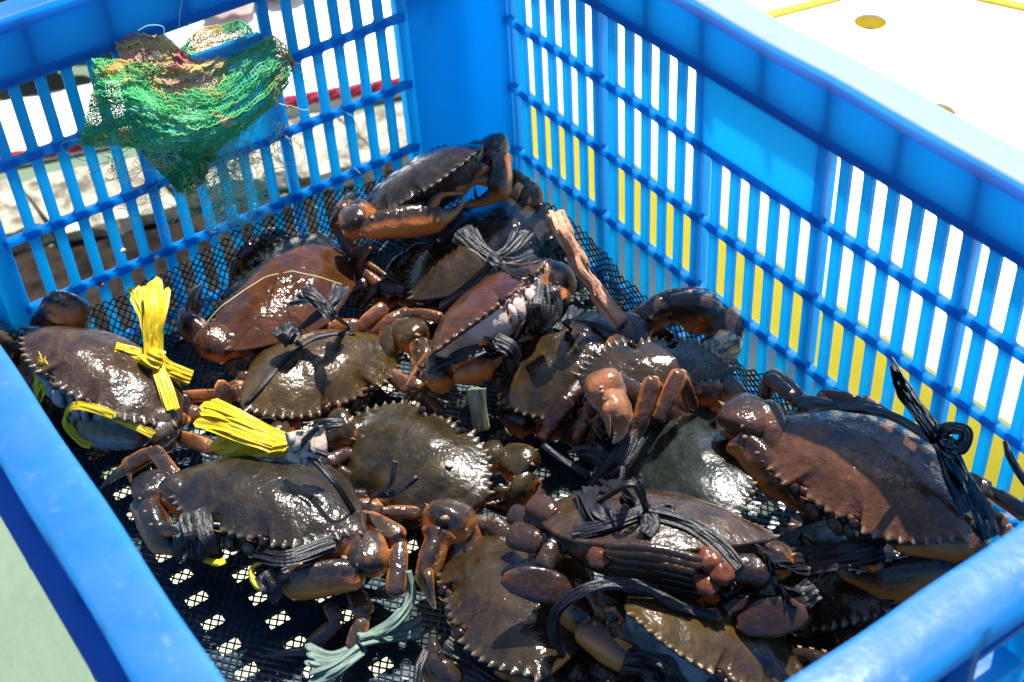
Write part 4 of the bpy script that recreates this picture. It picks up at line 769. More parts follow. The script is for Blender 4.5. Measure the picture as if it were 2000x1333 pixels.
  {'p': [(0.4599, -0.2168, 0.0813), (0.482, -0.2144, 0.0949), (0.4902, -0.2064, 0.075)], 'w': 0.00384, 'flare': 1},
],
'black_slate': [
  {'p': [(0.2191, -0.3509, 0.0548), (0.2323, -0.3585, 0.0567), (0.2301, -0.3629, 0.0425)], 'w': 0.0032, 'flare': 1.8},
  {'p': [(0.2294, -0.3483, 0.0686), (0.2438, -0.3538, 0.066), (0.2451, -0.3557, 0.05)], 'w': 0.00448, 'flare': 2.0},
  {'p': [(0.2323, -0.3454, 0.0692), (0.2502, -0.3484, 0.066), (0.2522, -0.3464, 0.05)], 'w': 0.0032, 'flare': 2.0},
  {'p': [(0.2722, -0.3307, 0.0522), (0.2879, -0.3262, 0.0603), (0.2879, -0.3077, 0.0568), (0.2975, -0.2927, 0.0636)], 'w': 0.00384, 'flare': 1},
  {'p': [(0.2705, -0.3304, 0.0569), (0.2938, -0.3214, 0.07), (0.2951, -0.2944, 0.0647)], 'w': 0.00384, 'flare': 1},
  {'p': [(0.2884, -0.335, 0.062), (0.2959, -0.3344, 0.056), (0.2924, -0.333, 0.045)], 'w': 0.00448, 'flare': 1},
  {'p': [(0.2448, -0.2909, 0.094), (0.2574, -0.2845, 0.096), (0.2803, -0.2805, 0.09), (0.2848, -0.275, 0.0675)], 'w': 0.00141, 'flare': 1},
  {'p': [(0.2448, -0.2909, 0.094), (0.257, -0.2836, 0.1), (0.2682, -0.2769, 0.1)], 'w': 0.00141, 'flare': 1.4},
  {'p': [(0.2521, -0.2893, 0.098), (0.2574, -0.2831, 0.108), (0.2623, -0.2765, 0.118)], 'w': 0.00166, 'flare': 1},
],
'black_mossy': [
  {'p': [(0.2765, -0.2633, 0.0566), (0.2867, -0.2605, 0.072), (0.2963, -0.254, 0.078), (0.2994, -0.24, 0.085)], 'w': 0.00154, 'flare': 1.3},
  {'p': [(0.2867, -0.2605, 0.072), (0.2949, -0.2539, 0.085), (0.29, -0.2473, 0.095)], 'w': 0.00141, 'flare': 1.3},
  {'p': [(0.2207, -0.2643, 0.075), (0.2267, -0.2566, 0.08), (0.2315, -0.2491, 0.08)], 'w': 0.00256, 'flare': 1.6},
],
'black_lowbrown': [
  {'p': [(0.383, -0.2823, 0.0503), (0.3905, -0.2753, 0.0417), (0.4123, -0.2706, 0.0443)], 'w': 0.00416, 'flare': 1},
  {'p': [(0.379, -0.2766, 0.05), (0.3964, -0.2695, 0.0432), (0.4168, -0.2643, 0.0418)], 'w': 0.0032, 'flare': 1},
  {'p': [(0.374, -0.285, 0.045), (0.3798, -0.2935, 0.045), (0.3878, -0.3006, 0.04)], 'w': 0.00192, 'flare': 1},
],
'black_under': [
  {'p': [(0.4799, -0.1495, 0.1187), (0.4595, -0.1045, 0.065), (0.4758, -0.0882, 0.0735), (0.4869, -0.0727, 0.08)], 'w': 0.007, 'flare': 1},
  {'p': [(0.4462, -0.0914, 0.06), (0.4575, -0.0785, 0.0508), (0.4873, -0.075, 0.08)], 'w': 0.007, 'flare': 1},
  {'p': [(0.4919, -0.1493, 0.1033), (0.4823, -0.1271, 0.075), (0.4822, -0.1164, 0.075)], 'w': 0.006, 'flare': 1.2},
],
'black_corner': [
  {'p': [(0.1073, -0.1001, 0.0858), (0.0918, -0.0969, 0.06), (0.0906, -0.1043, 0.0516)], 'w': 0.00256, 'flare': 1.5},
  {'p': [(0.0954, -0.0756, 0.072), (0.0985, -0.0863, 0.07), (0.0958, -0.0962, 0.0598)], 'w': 0.00256, 'flare': 1.5},
],
'black_sprig': [
  {'p': [(0.5233, -0.0454, 0.17), (0.5309, -0.0484, 0.165), (0.5416, -0.046, 0.155)], 'w': 0.0022, 'flare': 0.3},
],
'green_strip': [
  {'p': [(0.2589, -0.1736, 0.085), (0.2579, -0.1734, 0.07), (0.259, -0.1729, 0.05)], 'w': 0.0045, 'flare': 1.2},
],
'pale_leaf': [
  {'p': [(0.3233, -0.266, 0.047), (0.3307, -0.2697, 0.035), (0.3366, -0.2846, 0.03), (0.3297, -0.2999, 0.02)], 'w': 0.003, 'flare': 0.6},
],
'pale_fan': [
  {'p': [(0.3418, -0.269, 0.02), (0.3339, -0.2844, 0.018), (0.3329, -0.3056, 0.0271)], 'w': 0.0038, 'flare': 1.4},
  {'p': [(0.3194, -0.3344, 0.02), (0.3317, -0.3221, 0.02), (0.3334, -0.303, 0.02)], 'w': 0.0035, 'flare': 1.5},
  {'p': [(0.3294, -0.3375, 0.015), (0.337, -0.3251, 0.02), (0.3365, -0.3067, 0.0226)], 'w': 0.0035, 'flare': 1.6},
],
'tan_husk': [
  {'p': [(0.2566, -0.2856, 0.09), (0.2546, -0.2816, 0.1), (0.25, -0.2797, 0.108)], 'w': 0.008, 'flare': 1.2},
],
'pod': [
  {'p': [(0.2217, -0.0853, 0.15), (0.2357, -0.0898, 0.145), (0.2397, -0.0856, 0.13), (0.2468, -0.0843, 0.12), (0.2475, -0.0755, 0.1), (0.2654, -0.0697, 0.0833)], 'w': 0.0052, 'flare': 1},
],
'teal_fringe': [
  {'p': [(0.1655, -0.0584, 0.07), (0.1634, -0.0761, 0.085)], 'w': 0.0007, 'flare': 1},
  {'p': [(0.1655, -0.0584, 0.07), (0.1631, -0.0684, 0.085)], 'w': 0.0007, 'flare': 1},
  {'p': [(0.1655, -0.0584, 0.07), (0.1629, -0.0608, 0.085)], 'w': 0.0007, 'flare': 1},
  {'p': [(0.1655, -0.0584, 0.07), (0.1626, -0.053, 0.085)], 'w': 0.0007, 'flare': 1},
  {'p': [(0.1655, -0.0584, 0.07), (0.1706, -0.0513, 0.085)], 'w': 0.0007, 'flare': 1},
  {'p': [(0.1655, -0.0584, 0.07), (0.1784, -0.0495, 0.085)], 'w': 0.0007, 'flare': 1},
],
}
NETS = [
  {'c': 'swag', 'g': [[(0.012, -0.2748, 0.2315), (0.012, -0.2566, 0.2247), (0.01, -0.2276, 0.2129), (0.01, -0.1947, 0.1998), (0.012, -0.1577, 0.2056)], [(0.018, -0.2798, 0.2195), (0.025, -0.2615, 0.2139), (0.028, -0.2394, 0.1975), (0.028, -0.2026, 0.1868), (0.016, -0.1557, 0.1973)], [(0.02, -0.2876, 0.2056), (0.034, -0.2647, 0.2032), (0.038, -0.2417, 0.1847), (0.034, -0.2039, 0.1776), (0.018, -0.1524, 0.1856)], [(0.018, -0.2935, 0.1924), (0.03, -0.2683, 0.188), (0.036, -0.2431, 0.1742), (0.032, -0.2034, 0.1661), (0.016, -0.1548, 0.1702)], [(0.012, -0.2983, 0.1806), (0.024, -0.2722, 0.1757), (0.03, -0.2463, 0.1636), (0.026, -0.2122, 0.1531), (0.012, -0.1708, 0.1549)]]},
  {'c': 'warm', 'g': [[(0.004, -0.2561, 0.2316), (0.004, -0.2434, 0.234), (0.006, -0.2319, 0.2314), (0.01, -0.2208, 0.2198), (0.012, -0.2126, 0.2082)], [(0.008, -0.2566, 0.2229), (0.012, -0.2437, 0.222), (0.014, -0.2319, 0.2174), (0.016, -0.2233, 0.2132), (0.016, -0.2169, 0.2072)], [(0.012, -0.2561, 0.213), (0.018, -0.2444, 0.2084), (0.02, -0.2326, 0.2033), (0.02, -0.2188, 0.2024), (0.014, -0.1975, 0.2045)], [(0.02, -0.2511, 0.1984), (0.026, -0.2431, 0.1925), (0.028, -0.2296, 0.1862), (0.026, -0.2106, 0.1871), (0.012, -0.1921, 0.1997)], [(0.028, -0.2457, 0.1852), (0.03, -0.2358, 0.1784), (0.03, -0.2257, 0.1761), (0.03, -0.2126, 0.1784), (0.016, -0.1906, 0.1897)]]},
  {'c': 'backgreen', 'g': [[(-0.012, -0.2114, 0.2046), (-0.018, -0.1938, 0.2089), (-0.02, -0.1783, 0.2077), (-0.018, -0.1663, 0.2073), (-0.012, -0.1602, 0.202)], [(-0.01, -0.2133, 0.2039), (-0.02, -0.1965, 0.2008), (-0.024, -0.1784, 0.1978), (-0.02, -0.1653, 0.1978), (-0.01, -0.16, 0.1964)], [(-0.006, -0.2124, 0.2031), (-0.012, -0.1975, 0.1964), (-0.014, -0.1824, 0.193), (-0.012, -0.17, 0.1946), (-0.006, -0.1608, 0.1953)]]},
  {'c': 'tail', 'g': [[(0.012, -0.261, 0.1645), (0.02, -0.2507, 0.1631), (0.024, -0.2391, 0.1594), (0.024, -0.2237, 0.1553), (0.018, -0.2087, 0.1475)], [(0.01, -0.2551, 0.148), (0.018, -0.2477, 0.149), (0.022, -0.2389, 0.1481), (0.024, -0.2274, 0.1466), (0.018, -0.2143, 0.1419)], [(0.008, -0.2471, 0.1314), (0.014, -0.2421, 0.1332), (0.018, -0.2352, 0.1348), (0.018, -0.2269, 0.1352), (0.014, -0.2185, 0.1343)], [(0.006, -0.2418, 0.1181), (0.01, -0.2381, 0.1178), (0.012, -0.2345, 0.1181), (0.012, -0.2292, 0.1199), (0.01, -0.224, 0.1207)]]},
  {'c': 'right', 'g': [[(0.014, -0.1583, 0.2082), (0.016, -0.1536, 0.2029), (0.014, -0.1495, 0.1942), (0.01, -0.1452, 0.1805)], [(0.016, -0.1592, 0.1986), (0.018, -0.1561, 0.1946), (0.016, -0.1516, 0.1882), (0.01, -0.1449, 0.1773)], [(0.014, -0.1642, 0.1863), (0.02, -0.1617, 0.1862), (0.016, -0.155, 0.1799), (0.01, -0.1506, 0.1716)], [(0.01, -0.1687, 0.1709), (0.016, -0.1653, 0.1715), (0.014, -0.1585, 0.1695), (0.008, -0.1529, 0.1657)]]},
]
PTS = {'f1': (0.0018, -0.2864, 0.0865),
 'f2': (0.0018, -0.2658, 0.0708),
 'f3': (0.0018, -0.3067, 0.0677),
 'fl1': (0.1858, -0.0116, 0.012),
 'white_blob': (0.3097, -0.2249, 0.094)}
TRAILS = [[(0.012, -0.1501, 0.1847), (0.006, -0.1335, 0.172), (0.004, -0.1179, 0.1636), (0.004, -0.11, 0.1493), (0.004, -0.1093, 0.1347), (0.004, -0.1134, 0.1293), (0.004, -0.1042, 0.1189)], [(0.01, -0.1449, 0.1753), (0.005, -0.1326, 0.1625), (0.004, -0.1195, 0.153), (0.004, -0.1124, 0.1413)], [(0.004, -0.1042, 0.1189), (0.004, -0.1021, 0.1036), (0.004, -0.1078, 0.0938), (0.005, -0.1109, 0.0824), (0.006, -0.1057, 0.0718), (0.008, -0.1012, 0.0655)], [(0.01, -0.1623, 0.1364), (0.006, -0.1682, 0.1203), (0.005, -0.1613, 0.0999), (0.005, -0.1542, 0.0816), (0.006, -0.151, 0.0673), (0.012, -0.1392, 0.0563)], [(0.012, -0.1521, 0.1732), (0.006, -0.1601, 0.1538), (0.005, -0.1581, 0.1363), (0.005, -0.1656, 0.125)], [(0.004, -0.2141, 0.2291), (0.004, -0.2111, 0.2394), (0.004, -0.2057, 0.2515)], [(0.01, -0.2421, 0.2389), (0.012, -0.2357, 0.2409), (0.012, -0.2271, 0.2371), (0.01, -0.2265, 0.2297), (0.008, -0.2208, 0.2232), (0.006, -0.2128, 0.2266), (0.004, -0.2064, 0.2289)], [(0.012, -0.2925, 0.1834), (0.006, -0.3039, 0.1821), (0.005, -0.3058, 0.1772), (0.005, -0.299, 0.1674), (0.005, -0.2933, 0.163)]]

INFO = {
 'corner':   ('brown', 'leg', 'dark crab perched in the far corner of the crate, claws spread towards its orange pincer'),
 'backbrown':('brown', 'legdark', 'smooth brown crab tied with a frayed black bow, beneath the crab in the far corner'),
 'rust':     ('rust', 'leg', 'rust-brown crab near the far short wall with a pale thread across its shell'),
 'olive':    ('olive', 'leg', 'olive-tan crab with a clear row of pale teeth, in front of the rust-brown crab'),
 'mossy':    ('mossy', 'legdark', 'dark mossy crab in the middle of the crate with a white blob on its shell'),
 'grey':     ('grey', 'leg', 'grey-brown crab tied with yellow straw beside the left rim'),
 'slate':    ('slate', 'orange', 'dark slate crab with wet glints and long orange leg, lower left over bare netting'),
 'lowbrown': ('brown', 'legdark', 'dark brown crab at the bottom centre with its toothed edge turned left'),
 'rear':     ('grey', 'legdark', 'crab seen from behind with striped abdomen and round paddles, tied by a black strap'),
 'bottom':   ('olive', 'legdark', 'glossy pale olive crab facing out at the bottom edge beside the near rim'),
 'bigred':   ('red', 'orange', 'large chestnut crab with glittering wet shell against the right wall'),
 'middark':  ('brown', 'legdark', 'dark olive crab lying under the toothed crab, right of the centre'),
 'toothed':  ('brown', 'leg', 'crab with big raised teeth along its top edge beside the right wall'),
 'green':    ('green', 'legdark', 'grey-green crab half hidden below the large chestnut crab'),
 'face':     ('rust', 'leg', 'crab tipped up to show its pale face, claws wrapped in black raffia'),
 'edge':     ('olive', 'leg', 'yellowish crab cut off by the left edge behind the grey-brown crab'),
 'under':    ('slate', 'legdark', 'dark crab deep in shadow underneath the large chestnut crab'),
}
BELLY = {'rust': 'rust', 'grey': 'grey'}
pale = shell_mat('pale_belly_shell', (.60, .42, .30), (.95, .78, .66), (.95, .88, .88), .22, mott=90)
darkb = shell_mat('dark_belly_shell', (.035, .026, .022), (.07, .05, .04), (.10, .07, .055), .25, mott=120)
blueb = shell_mat('blue_belly_shell', (.10, .12, .15), (.20, .25, .34), (.28, .36, .50), .25, mott=90)
CO = {'orange': 'orange', 'blue': 'bluec', 'pink': 'pink'}
crab_roots = {}
for ci, (key, d) in enumerate(CRABS.items()):
    base, lm, lab = INFO[key]; s = d['s']; Rm = Matrix(d['rot'])
    root = thing('crab', d['loc'], lab, 'crab', 'live crabs heaped in the crate')
    MW = Matrix.Translation(d['loc']) @ Rm.to_4x4(); root.matrix_world = MW; inv = MW.inverted()
    crab_roots[key] = root
    up = Rm.col[2]
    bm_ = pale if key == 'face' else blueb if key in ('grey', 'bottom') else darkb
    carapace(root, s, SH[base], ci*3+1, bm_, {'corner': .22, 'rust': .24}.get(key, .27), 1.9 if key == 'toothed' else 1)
    loc = lambda x, y, z: MW @ Vector((x*s, y*s, z*s))
    for sg, sd_ in ((1, 'R'), (-1, 'L')):
        cl = d.get('claws', {}).get(sd_)
        Sh = loc(sg*.52, .36, -.20)
        if cl:
            claw(root, inv, Sh, cl['p'], s, cl['c'], cl['m'], cl['o'], SH[CO.get(cl.get('col'), 'claw_'+base)], Vector((0, 0, .4))+up+Vector(CAM_Z)*.3, sg, ci*2+sg, SH['legdark'] if cl.get('col') == 'pink' else None)
        elif key not in ('edge',):
            P = [loc(sg*.92, .55, -.22), loc(sg*.86, .76, -.22), loc(sg*.40, .84, -.25), loc(sg*.02, .74, -.24)]
            if key == 'rear': P = [loc(sg*.85, .50, -.3), loc(sg*.80, .7, -.35), loc(sg*.40, .78, -.4), loc(sg*.05, .7, -.4)]
            for q in P: q.z = max(q.z, .014)
            claw(root, inv, Sh, P, s, .18, .18, .05, SH['claw_'+base], up, sg, ci*2+sg)
        # tucked walking legs
        rs = random.Random(ci*7+sg)
        ex = d.get('legs', [])
        if key != 'rear':
            for i in range(3):
                y0 = .12-.17*i; j = rs.uniform(-.06, .06)
                P = [loc(sg*.55, y0, -.24), loc(sg*(.86+j), y0-.10-.06*i, -.20), loc(sg*(.80-.04*i+j), y0-.26-.05*i, -.32), loc(sg*(.55+j), y0-.36, -.36)]
                for q in P: q.z = max(q.z, .009)
                leg(root, inv, P, .085*s, 'leg', SH[lm if lm != 'orange' else 'leg'], up)
            P = [loc(sg*.42, -.42, -.22), loc(sg*.66, -.55, -.22), loc(sg*.72, -.50, -.26), loc(sg*.50, -.46, -.28)]
            for q in P: q.z = max(q.z, .009)
            leg(root, inv, P, .14*s, 'paddle', SH['legdark'], up, 'paddle_leg')
    for P, r, kind in d.get('legs', []):
        if kind == 'ridge': ridge(root, inv, P, r*s, SH[lm]); continue
        if kind == 'lump':
            mb = MB(); ball(mb, P[0], r*s, 1.1, 1, .8, 14, 10, .5)
            mb.V = [tuple(Vector(v)+(Vector(v)-Vector(P[0]))*.3*noise.noise(Vector(v)*300)) for v in mb.V]; mb.build('leg_base', SH['legdark'], root, inv=inv, attrs=True); continue
        leg(root, inv, P, r*s, kind, SH[lm], up, 'leg' if kind == 'leg' else 'paddle_leg')

# ---------------------------------------------------------------- raffia, leaves, straps
def strip(name, mat, spec, parent, origin, seed, crink=.45):
    """a tie is a bundle of thin creased ribbons pinched at the knot and frayed at the free end"""
    rs = random.Random(seed); P = [Vector(p) for p in spec['p']]; path = catmull(P, 8); n = len(path)
    w_, fl = spec['w'], spec.get('flare', 1); V = []; F = []
    nb = 13 if fl > 1.2 and w_ > .003 else (8 if w_ > .002 else 4)
    if mat in (M['green'], M['paleleaf'], M['tan'], M['pod']): nb = 5
    O = Vector(origin); M_ = 6
    for r_ in range(nb):
        off = (r_+.5)/nb*2-1; off += rs.uniform(-.12, .12); lay = rs.uniform(-1, 1); i0 = 0
        cut = int(rs.uniform(0, .16)*n) if fl > 1.2 else 0
        bw = w_*rs.uniform(.34, .55)*(1.3 if nb <= 5 else 1); ph = rs.uniform(0, 6); fq = rs.uniform(.25, .6); stray = rs.gauss(0, .22) if fl > 1.2 else rs.gauss(0, .05)
        base = len(V); cnt = 0
        for i in range(cut, n):
            p = path[i]; t = i/(n-1)
            tn = (path[min(i+1, n-1)]-path[max(i-1, 0)]).normalized(); up = Vector(CAM_Z)*.6+Vector((0, 0, .6))
            side = tn.cross(up).normalized(); uu = side.cross(tn).normalized()
            spread = (1+(fl-1)*max(0, 1-t*1.5)**1.1); free = max(0, 1-t*1.5)
            c = p+side*(w_*off*spread*.85+w_*stray*free*2*free)+uu*(w_*.30*(lay*.7+(1-off*off)*.6)+w_*.18*math.sin(i*fq+ph)+w_*.5*stray*free*free)
            tw = .35*math.sin(i*fq*.6+ph)+lay*.3
            s2, u2 = side*math.cos(tw)+uu*math.sin(tw), uu*math.cos(tw)-side*math.sin(tw)
            b2 = bw*(1+.6*(spread-1))*(.35 if (i == cut and fl > 1.2) else 1)
            for a, h, e in ((-1, 0, 0), (-.35, .22, 1), (.3, -.04, 1), (1, .14, 0), (.3, -.04, -1), (-.35, .22, -1)):
                V.append(c+s2*(b2*a)+u2*(b2*h+.00014*e))
            cnt += 1
        for i in range(cnt-1):
            for k in range(M_): a = base+i*M_+k; b = base+i*M_+(k+1) % M_; F.append((a, b, b+M_, a+M_))
        F.append(tuple(base+k for k in range(M_-1, -1, -1))); F.append(tuple(base+(cnt-1)*M_+k for k in range(M_)))
    V = [tuple(v-O) for v in V]
    return link(name, mesh(name, V, F, False if nb > 5 else True), mat, parent)
SI = {
 'yellow_tall': ('raffia_tie', 'yellow', 'tall knotted yellow straw tie standing up beside the grey-brown crab', 'tie', 'strand'),
 'yellow_bunch': ('raffia_tie', 'yellow', 'thick bunched end of yellow straw lying behind the dark slate crab', 'tie', 'strand'),
 'yellow_loop': ('raffia_tie', 'yellow', 'thin yellow loop around the pincer of the dark slate crab', 'tie', 'strand'),
 'black_rust': ('raffia_tie', 'black', 'black raffia bow on the rear of the rust-brown crab', 'tie', 'strand'),
 'black_olive': ('raffia_tie', 'black', 'black raffia cord running down the back edge of the olive-tan crab', 'tie', 'strand'),
 'black_back': ('raffia_tie', 'black', 'frayed black raffia bow on the smooth brown crab at the back', 'tie', 'strand'),
 'black_face': ('raffia_tie', 'black', 'black raffia wound round both claws of the crab showing its face', 'tie', 'strand'),
 'black_mid': ('raffia_tie', 'black', 'small black raffia knot on the top edge of the dark olive crab', 'tie', 'strand'),
 'black_tangle': ('raffia_tie', 'black', 'tangled shredded black raffia left of the grey-green crab', 'tie', 'strand'),
 'black_bigred': ('raffia_tie', 'shiny', 'shiny black strap knotted over the large chestnut crab, one end sticking up', 'tie', 'strand'),
 'black_rear': ('raffia_tie', 'black', 'broad black raffia knot across the crab seen from behind', 'tie', 'strand'),
 'black_loop': ('raffia_tie', 'black', 'thick black raffia loop arching at the bottom under the striped abdomen', 'tie', 'strand'),
 'black_slate': ('raffia_tie', 'black', 'black raffia wrapped round the claws of the dark slate crab', 'tie', 'strand'),
 'black_mossy': ('raffia_tie', 'black', 'loose black raffia ends on the lower edge of the mossy crab', 'tie', 'strand'),
 'black_lowbrown': ('raffia_tie', 'black', 'black raffia under the toothed edge of the bottom centre crab', 'tie', 'strand'),
 'black_under': ('raffia_tie', 'black', 'dark blue-black raffia band in the shade under the large chestnut crab', 'tie', 'strand'),
 'black_corner': ('raffia_tie', 'black', 'black raffia tied to the orange pincer of the crab in the far corner', 'tie', 'strand'),
 'black_sprig': ('leaf', 'shiny', 'thin black blade poking up at the right edge before the wall', 'leaf', 'spike'),
 'green_strip': ('leaf_strip', 'green', 'short pale green strip standing up behind the mossy crab', 'leaf', 'blade'),
 'pale_leaf': ('leaf_strip', 'paleleaf', 'long curved pale leaf lying on the netting beside the orange leg', 'leaf', 'blade'),
 'pale_fan': ('leaf_strip', 'paleleaf', 'spread pale blue-green leaf ends on the netting at the bottom', 'leaf', 'blade'),
 'tan_husk': ('husk', 'tan', 'torn pale husk beside the yellow straw bunch', 'husk', 'flap'),
 'pod': ('dry_pod', 'pod', 'curled reddish-brown dry pod leaning in the back of the crate', 'pod', 'half'),
 'teal_fringe': ('twine_tuft', 'teal', 'small frayed tuft of teal twine near the black bow at the back', 'twine', 'strand'),
}
BEAD = STRIPS.pop('bead')[0]['p'][0]
def build_strips():
    hair = STRIPS.pop('hair'); o = Vector(hair[0]['p'][0]); mb = MB()
    q = catmull([Vector(p)-o for p in hair[0]['p']], 6); sweep(mb, q, [.00028]*len(q), [.00028]*len(q), (0, 0, 1), 5)
    h = mb.build('hair_thread', THREAD[1]); h.location = o; tag(h, 'pale stray thread lying across the shell of the rust-brown crab', 'thread')
    rub = STRIPS.pop('rubber'); o = Vector(rub[0]['p'][0]); mb = MB()
    q = catmull([Vector(p)-o for p in rub[0]['p']], 6); sweep(mb, q, [.0032]*len(q), [.0032]*len(q), (0, 0, 1), 10)
    h = mb.build('rubber_tube', M['shiny']); h.location = o; tag(h, 'short black rubber tube lying on the sill of the far grip hole', 'tube')
    for gi, (k, lst) in enumerate(STRIPS.items()):
        nm, mk, lab, cat, pn = SI[k]; o = Vector(lst[0]['p'][0])
        mat = M['paleleaf'] if mk == 'paleleaf' else M[mk]
        root = thing(nm, o, lab, cat, 'raffia ties round the crabs' if nm == 'raffia_tie' else None)
        for i, sp in enumerate(lst): strip(pn, mat, sp, root, o, gi*31+i, .25 if mk in ('shiny', 'green', 'paleleaf') else .55)
build_strips()
def blob(name, p, r, mat, lab, cat, sz=.6, seed=1):
    mb = MB(); ball(mb, (0, 0, 0), r, 1, .8, sz, 14, 9)
    mb.V = [tuple(Vector(v)*(1+.25*noise.noise(Vector(v)*(2/r)+Vector((seed, 0, 0))))) for v in mb.V]
    o = mb.build(name, mat); o.location = p; return tag(o, lab, cat)
blob('foam_bead', BEAD, .0026, M['bead'], 'small round white blob on the shell of the mossy crab', 'bead')

for q, lab in ((PTS['f1'], 'pale pink fleck stuck on the lower left slats of the far wall'), (PTS['f2'], 'tiny peach fleck on the lowest rail of the far wall'), (PTS['f3'], 'tiny crimson fleck on the lowest rail above the tall straw tie')):
    blob('fleck', q, .0024, M['fleck'] if 'crimson' not in lab else M['darkred'], lab, 'fleck')
blob('dry_flower', PTS['fl1'], .0045, M['flower'], 'small cream dried flower on the netting beside the brown pod', 'flower', .5, 5)
# pale thread lying across the rust-brown crab
# ---------------------------------------------------------------- onion-net bag through the grip hole
def threads(mb, pts_list, r, N=3):
    for pts in pts_list:
        n = len(pts)
        sweep(mb, pts, [r]*n, [r]*n, Vector((.3, .2, .9)), N, cap=False)
def bilerp_grid(G, nu, nv):
    rows = [catmull([Vector(p) for p in row], max(2, nu//(len(row)-1))) for row in G]
    cols = []
    for j in range(len(rows[0])):
        cols.append(catmull([r_[j] for r_ in rows], max(2, nv//(len(rows)-1))))
    return cols      # cols[j][i]
def build_nets():
    root = thing('net_bag', (.01, -.2, .2), 'green and yellow onion-net bag with pink bands hanging through the far grip hole', 'net bag')
    o = Vector((.01, -.2, .2)); rs = random.Random(3)
    for nspec in NETS:
        dens = dict(swag=(86, 46), warm=(70, 56), backgreen=(50, 22), tail=(40, 34), right=(16, 30))[nspec['c']]
        for layer in range(2 if nspec['c'] in ('swag', 'tail') else 1):
            cols = bilerp_grid(nspec['g'], dens[0], dens[1]); nc, nr = len(cols), len(cols[0]); seed = layer*5+len(nspec['c'])
            fold = .0065 if nspec['c'] in ('swag', 'warm', 'tail') else .003
            P = {}
            for j in range(nc):
                for i in range(nr):
                    p = cols[j][i]; nz = noise.noise(Vector((j*.05, i*.32, seed)))*1.0+.5*noise.noise(Vector((j*.3, i*.3, seed+3)))
                    P[j, i] = p+Vector((max(0, .0015 - p.x + .0008) if (p.x > 0 and p.x < .0015) else 0, 0, 0))+Vector((nz*fold+layer*.0012, noise.noise(Vector((j*.4, i*.4, seed+7)))*.0016, noise.noise(Vector((j*.4, i*.4, seed+9)))*.0016))
                    if p.x > 0: P[j, i].x = max(P[j, i].x, .0012)
            mb = MB(); rr = .00026
            for j in range(nc):
                threads(mb, [[P[j, i]-o+Vector((0, rs.gauss(0, .00025), rs.gauss(0, .00025))) for i in range(nr)]], rr)
            for i in range(nr):
                threads(mb, [[P[j, i]-o+Vector((0, rs.gauss(0, .0003), rs.gauss(0, .0003))) for j in range(nc)]], rr*1.25)
            mb.build('netting', NM[nspec['c']], root)
    # gathered green rope-like hems along swag edge
    # loose curling threads
    for ci in range(3):
        mb = MB()
        for k in range(60 if ci < 2 else 200):
            a = rs.random(); p = Vector((.012+rs.random()*.018, -.155-.13*a, .165-.035*math.sin(a*3.1)+rs.uniform(-.03, .03)))
            if ci == 2: p = Vector((.006+rs.random()*.012, -.222+rs.random()*.034, .118+rs.uniform(-.034, .03)))
            d = Vector((rs.uniform(-.2, .5), rs.uniform(-1, 1), rs.uniform(-1.2, .3))).normalized(); pts = [p]
            for q in range(14):
                d = (d+Vector((rs.gauss(0, .35), rs.gauss(0, .55), rs.gauss(-.06, .5)))).normalized(); p = p+d*.0022; p.x = max(.0015, min(p.x, .035)); pts.append(p.copy())
            threads(mb, [[v-o for v in catmull(pts, 2)]], .00024)
        o_ = mb.build('loose_threads', THREAD[ci], root)
        o_['kind'] = 'stuff'
    mb = MB()   # long trailing thread
    for pts in TRAIL:
        threads(mb, [[v-o for v in catmull(pts, 6)]], .00028, 5)
    mb.build('trailing_thread', THREAD[2], root)
TRAIL = [[Vector(p) for p in q] for q in TRAILS]
build_nets()
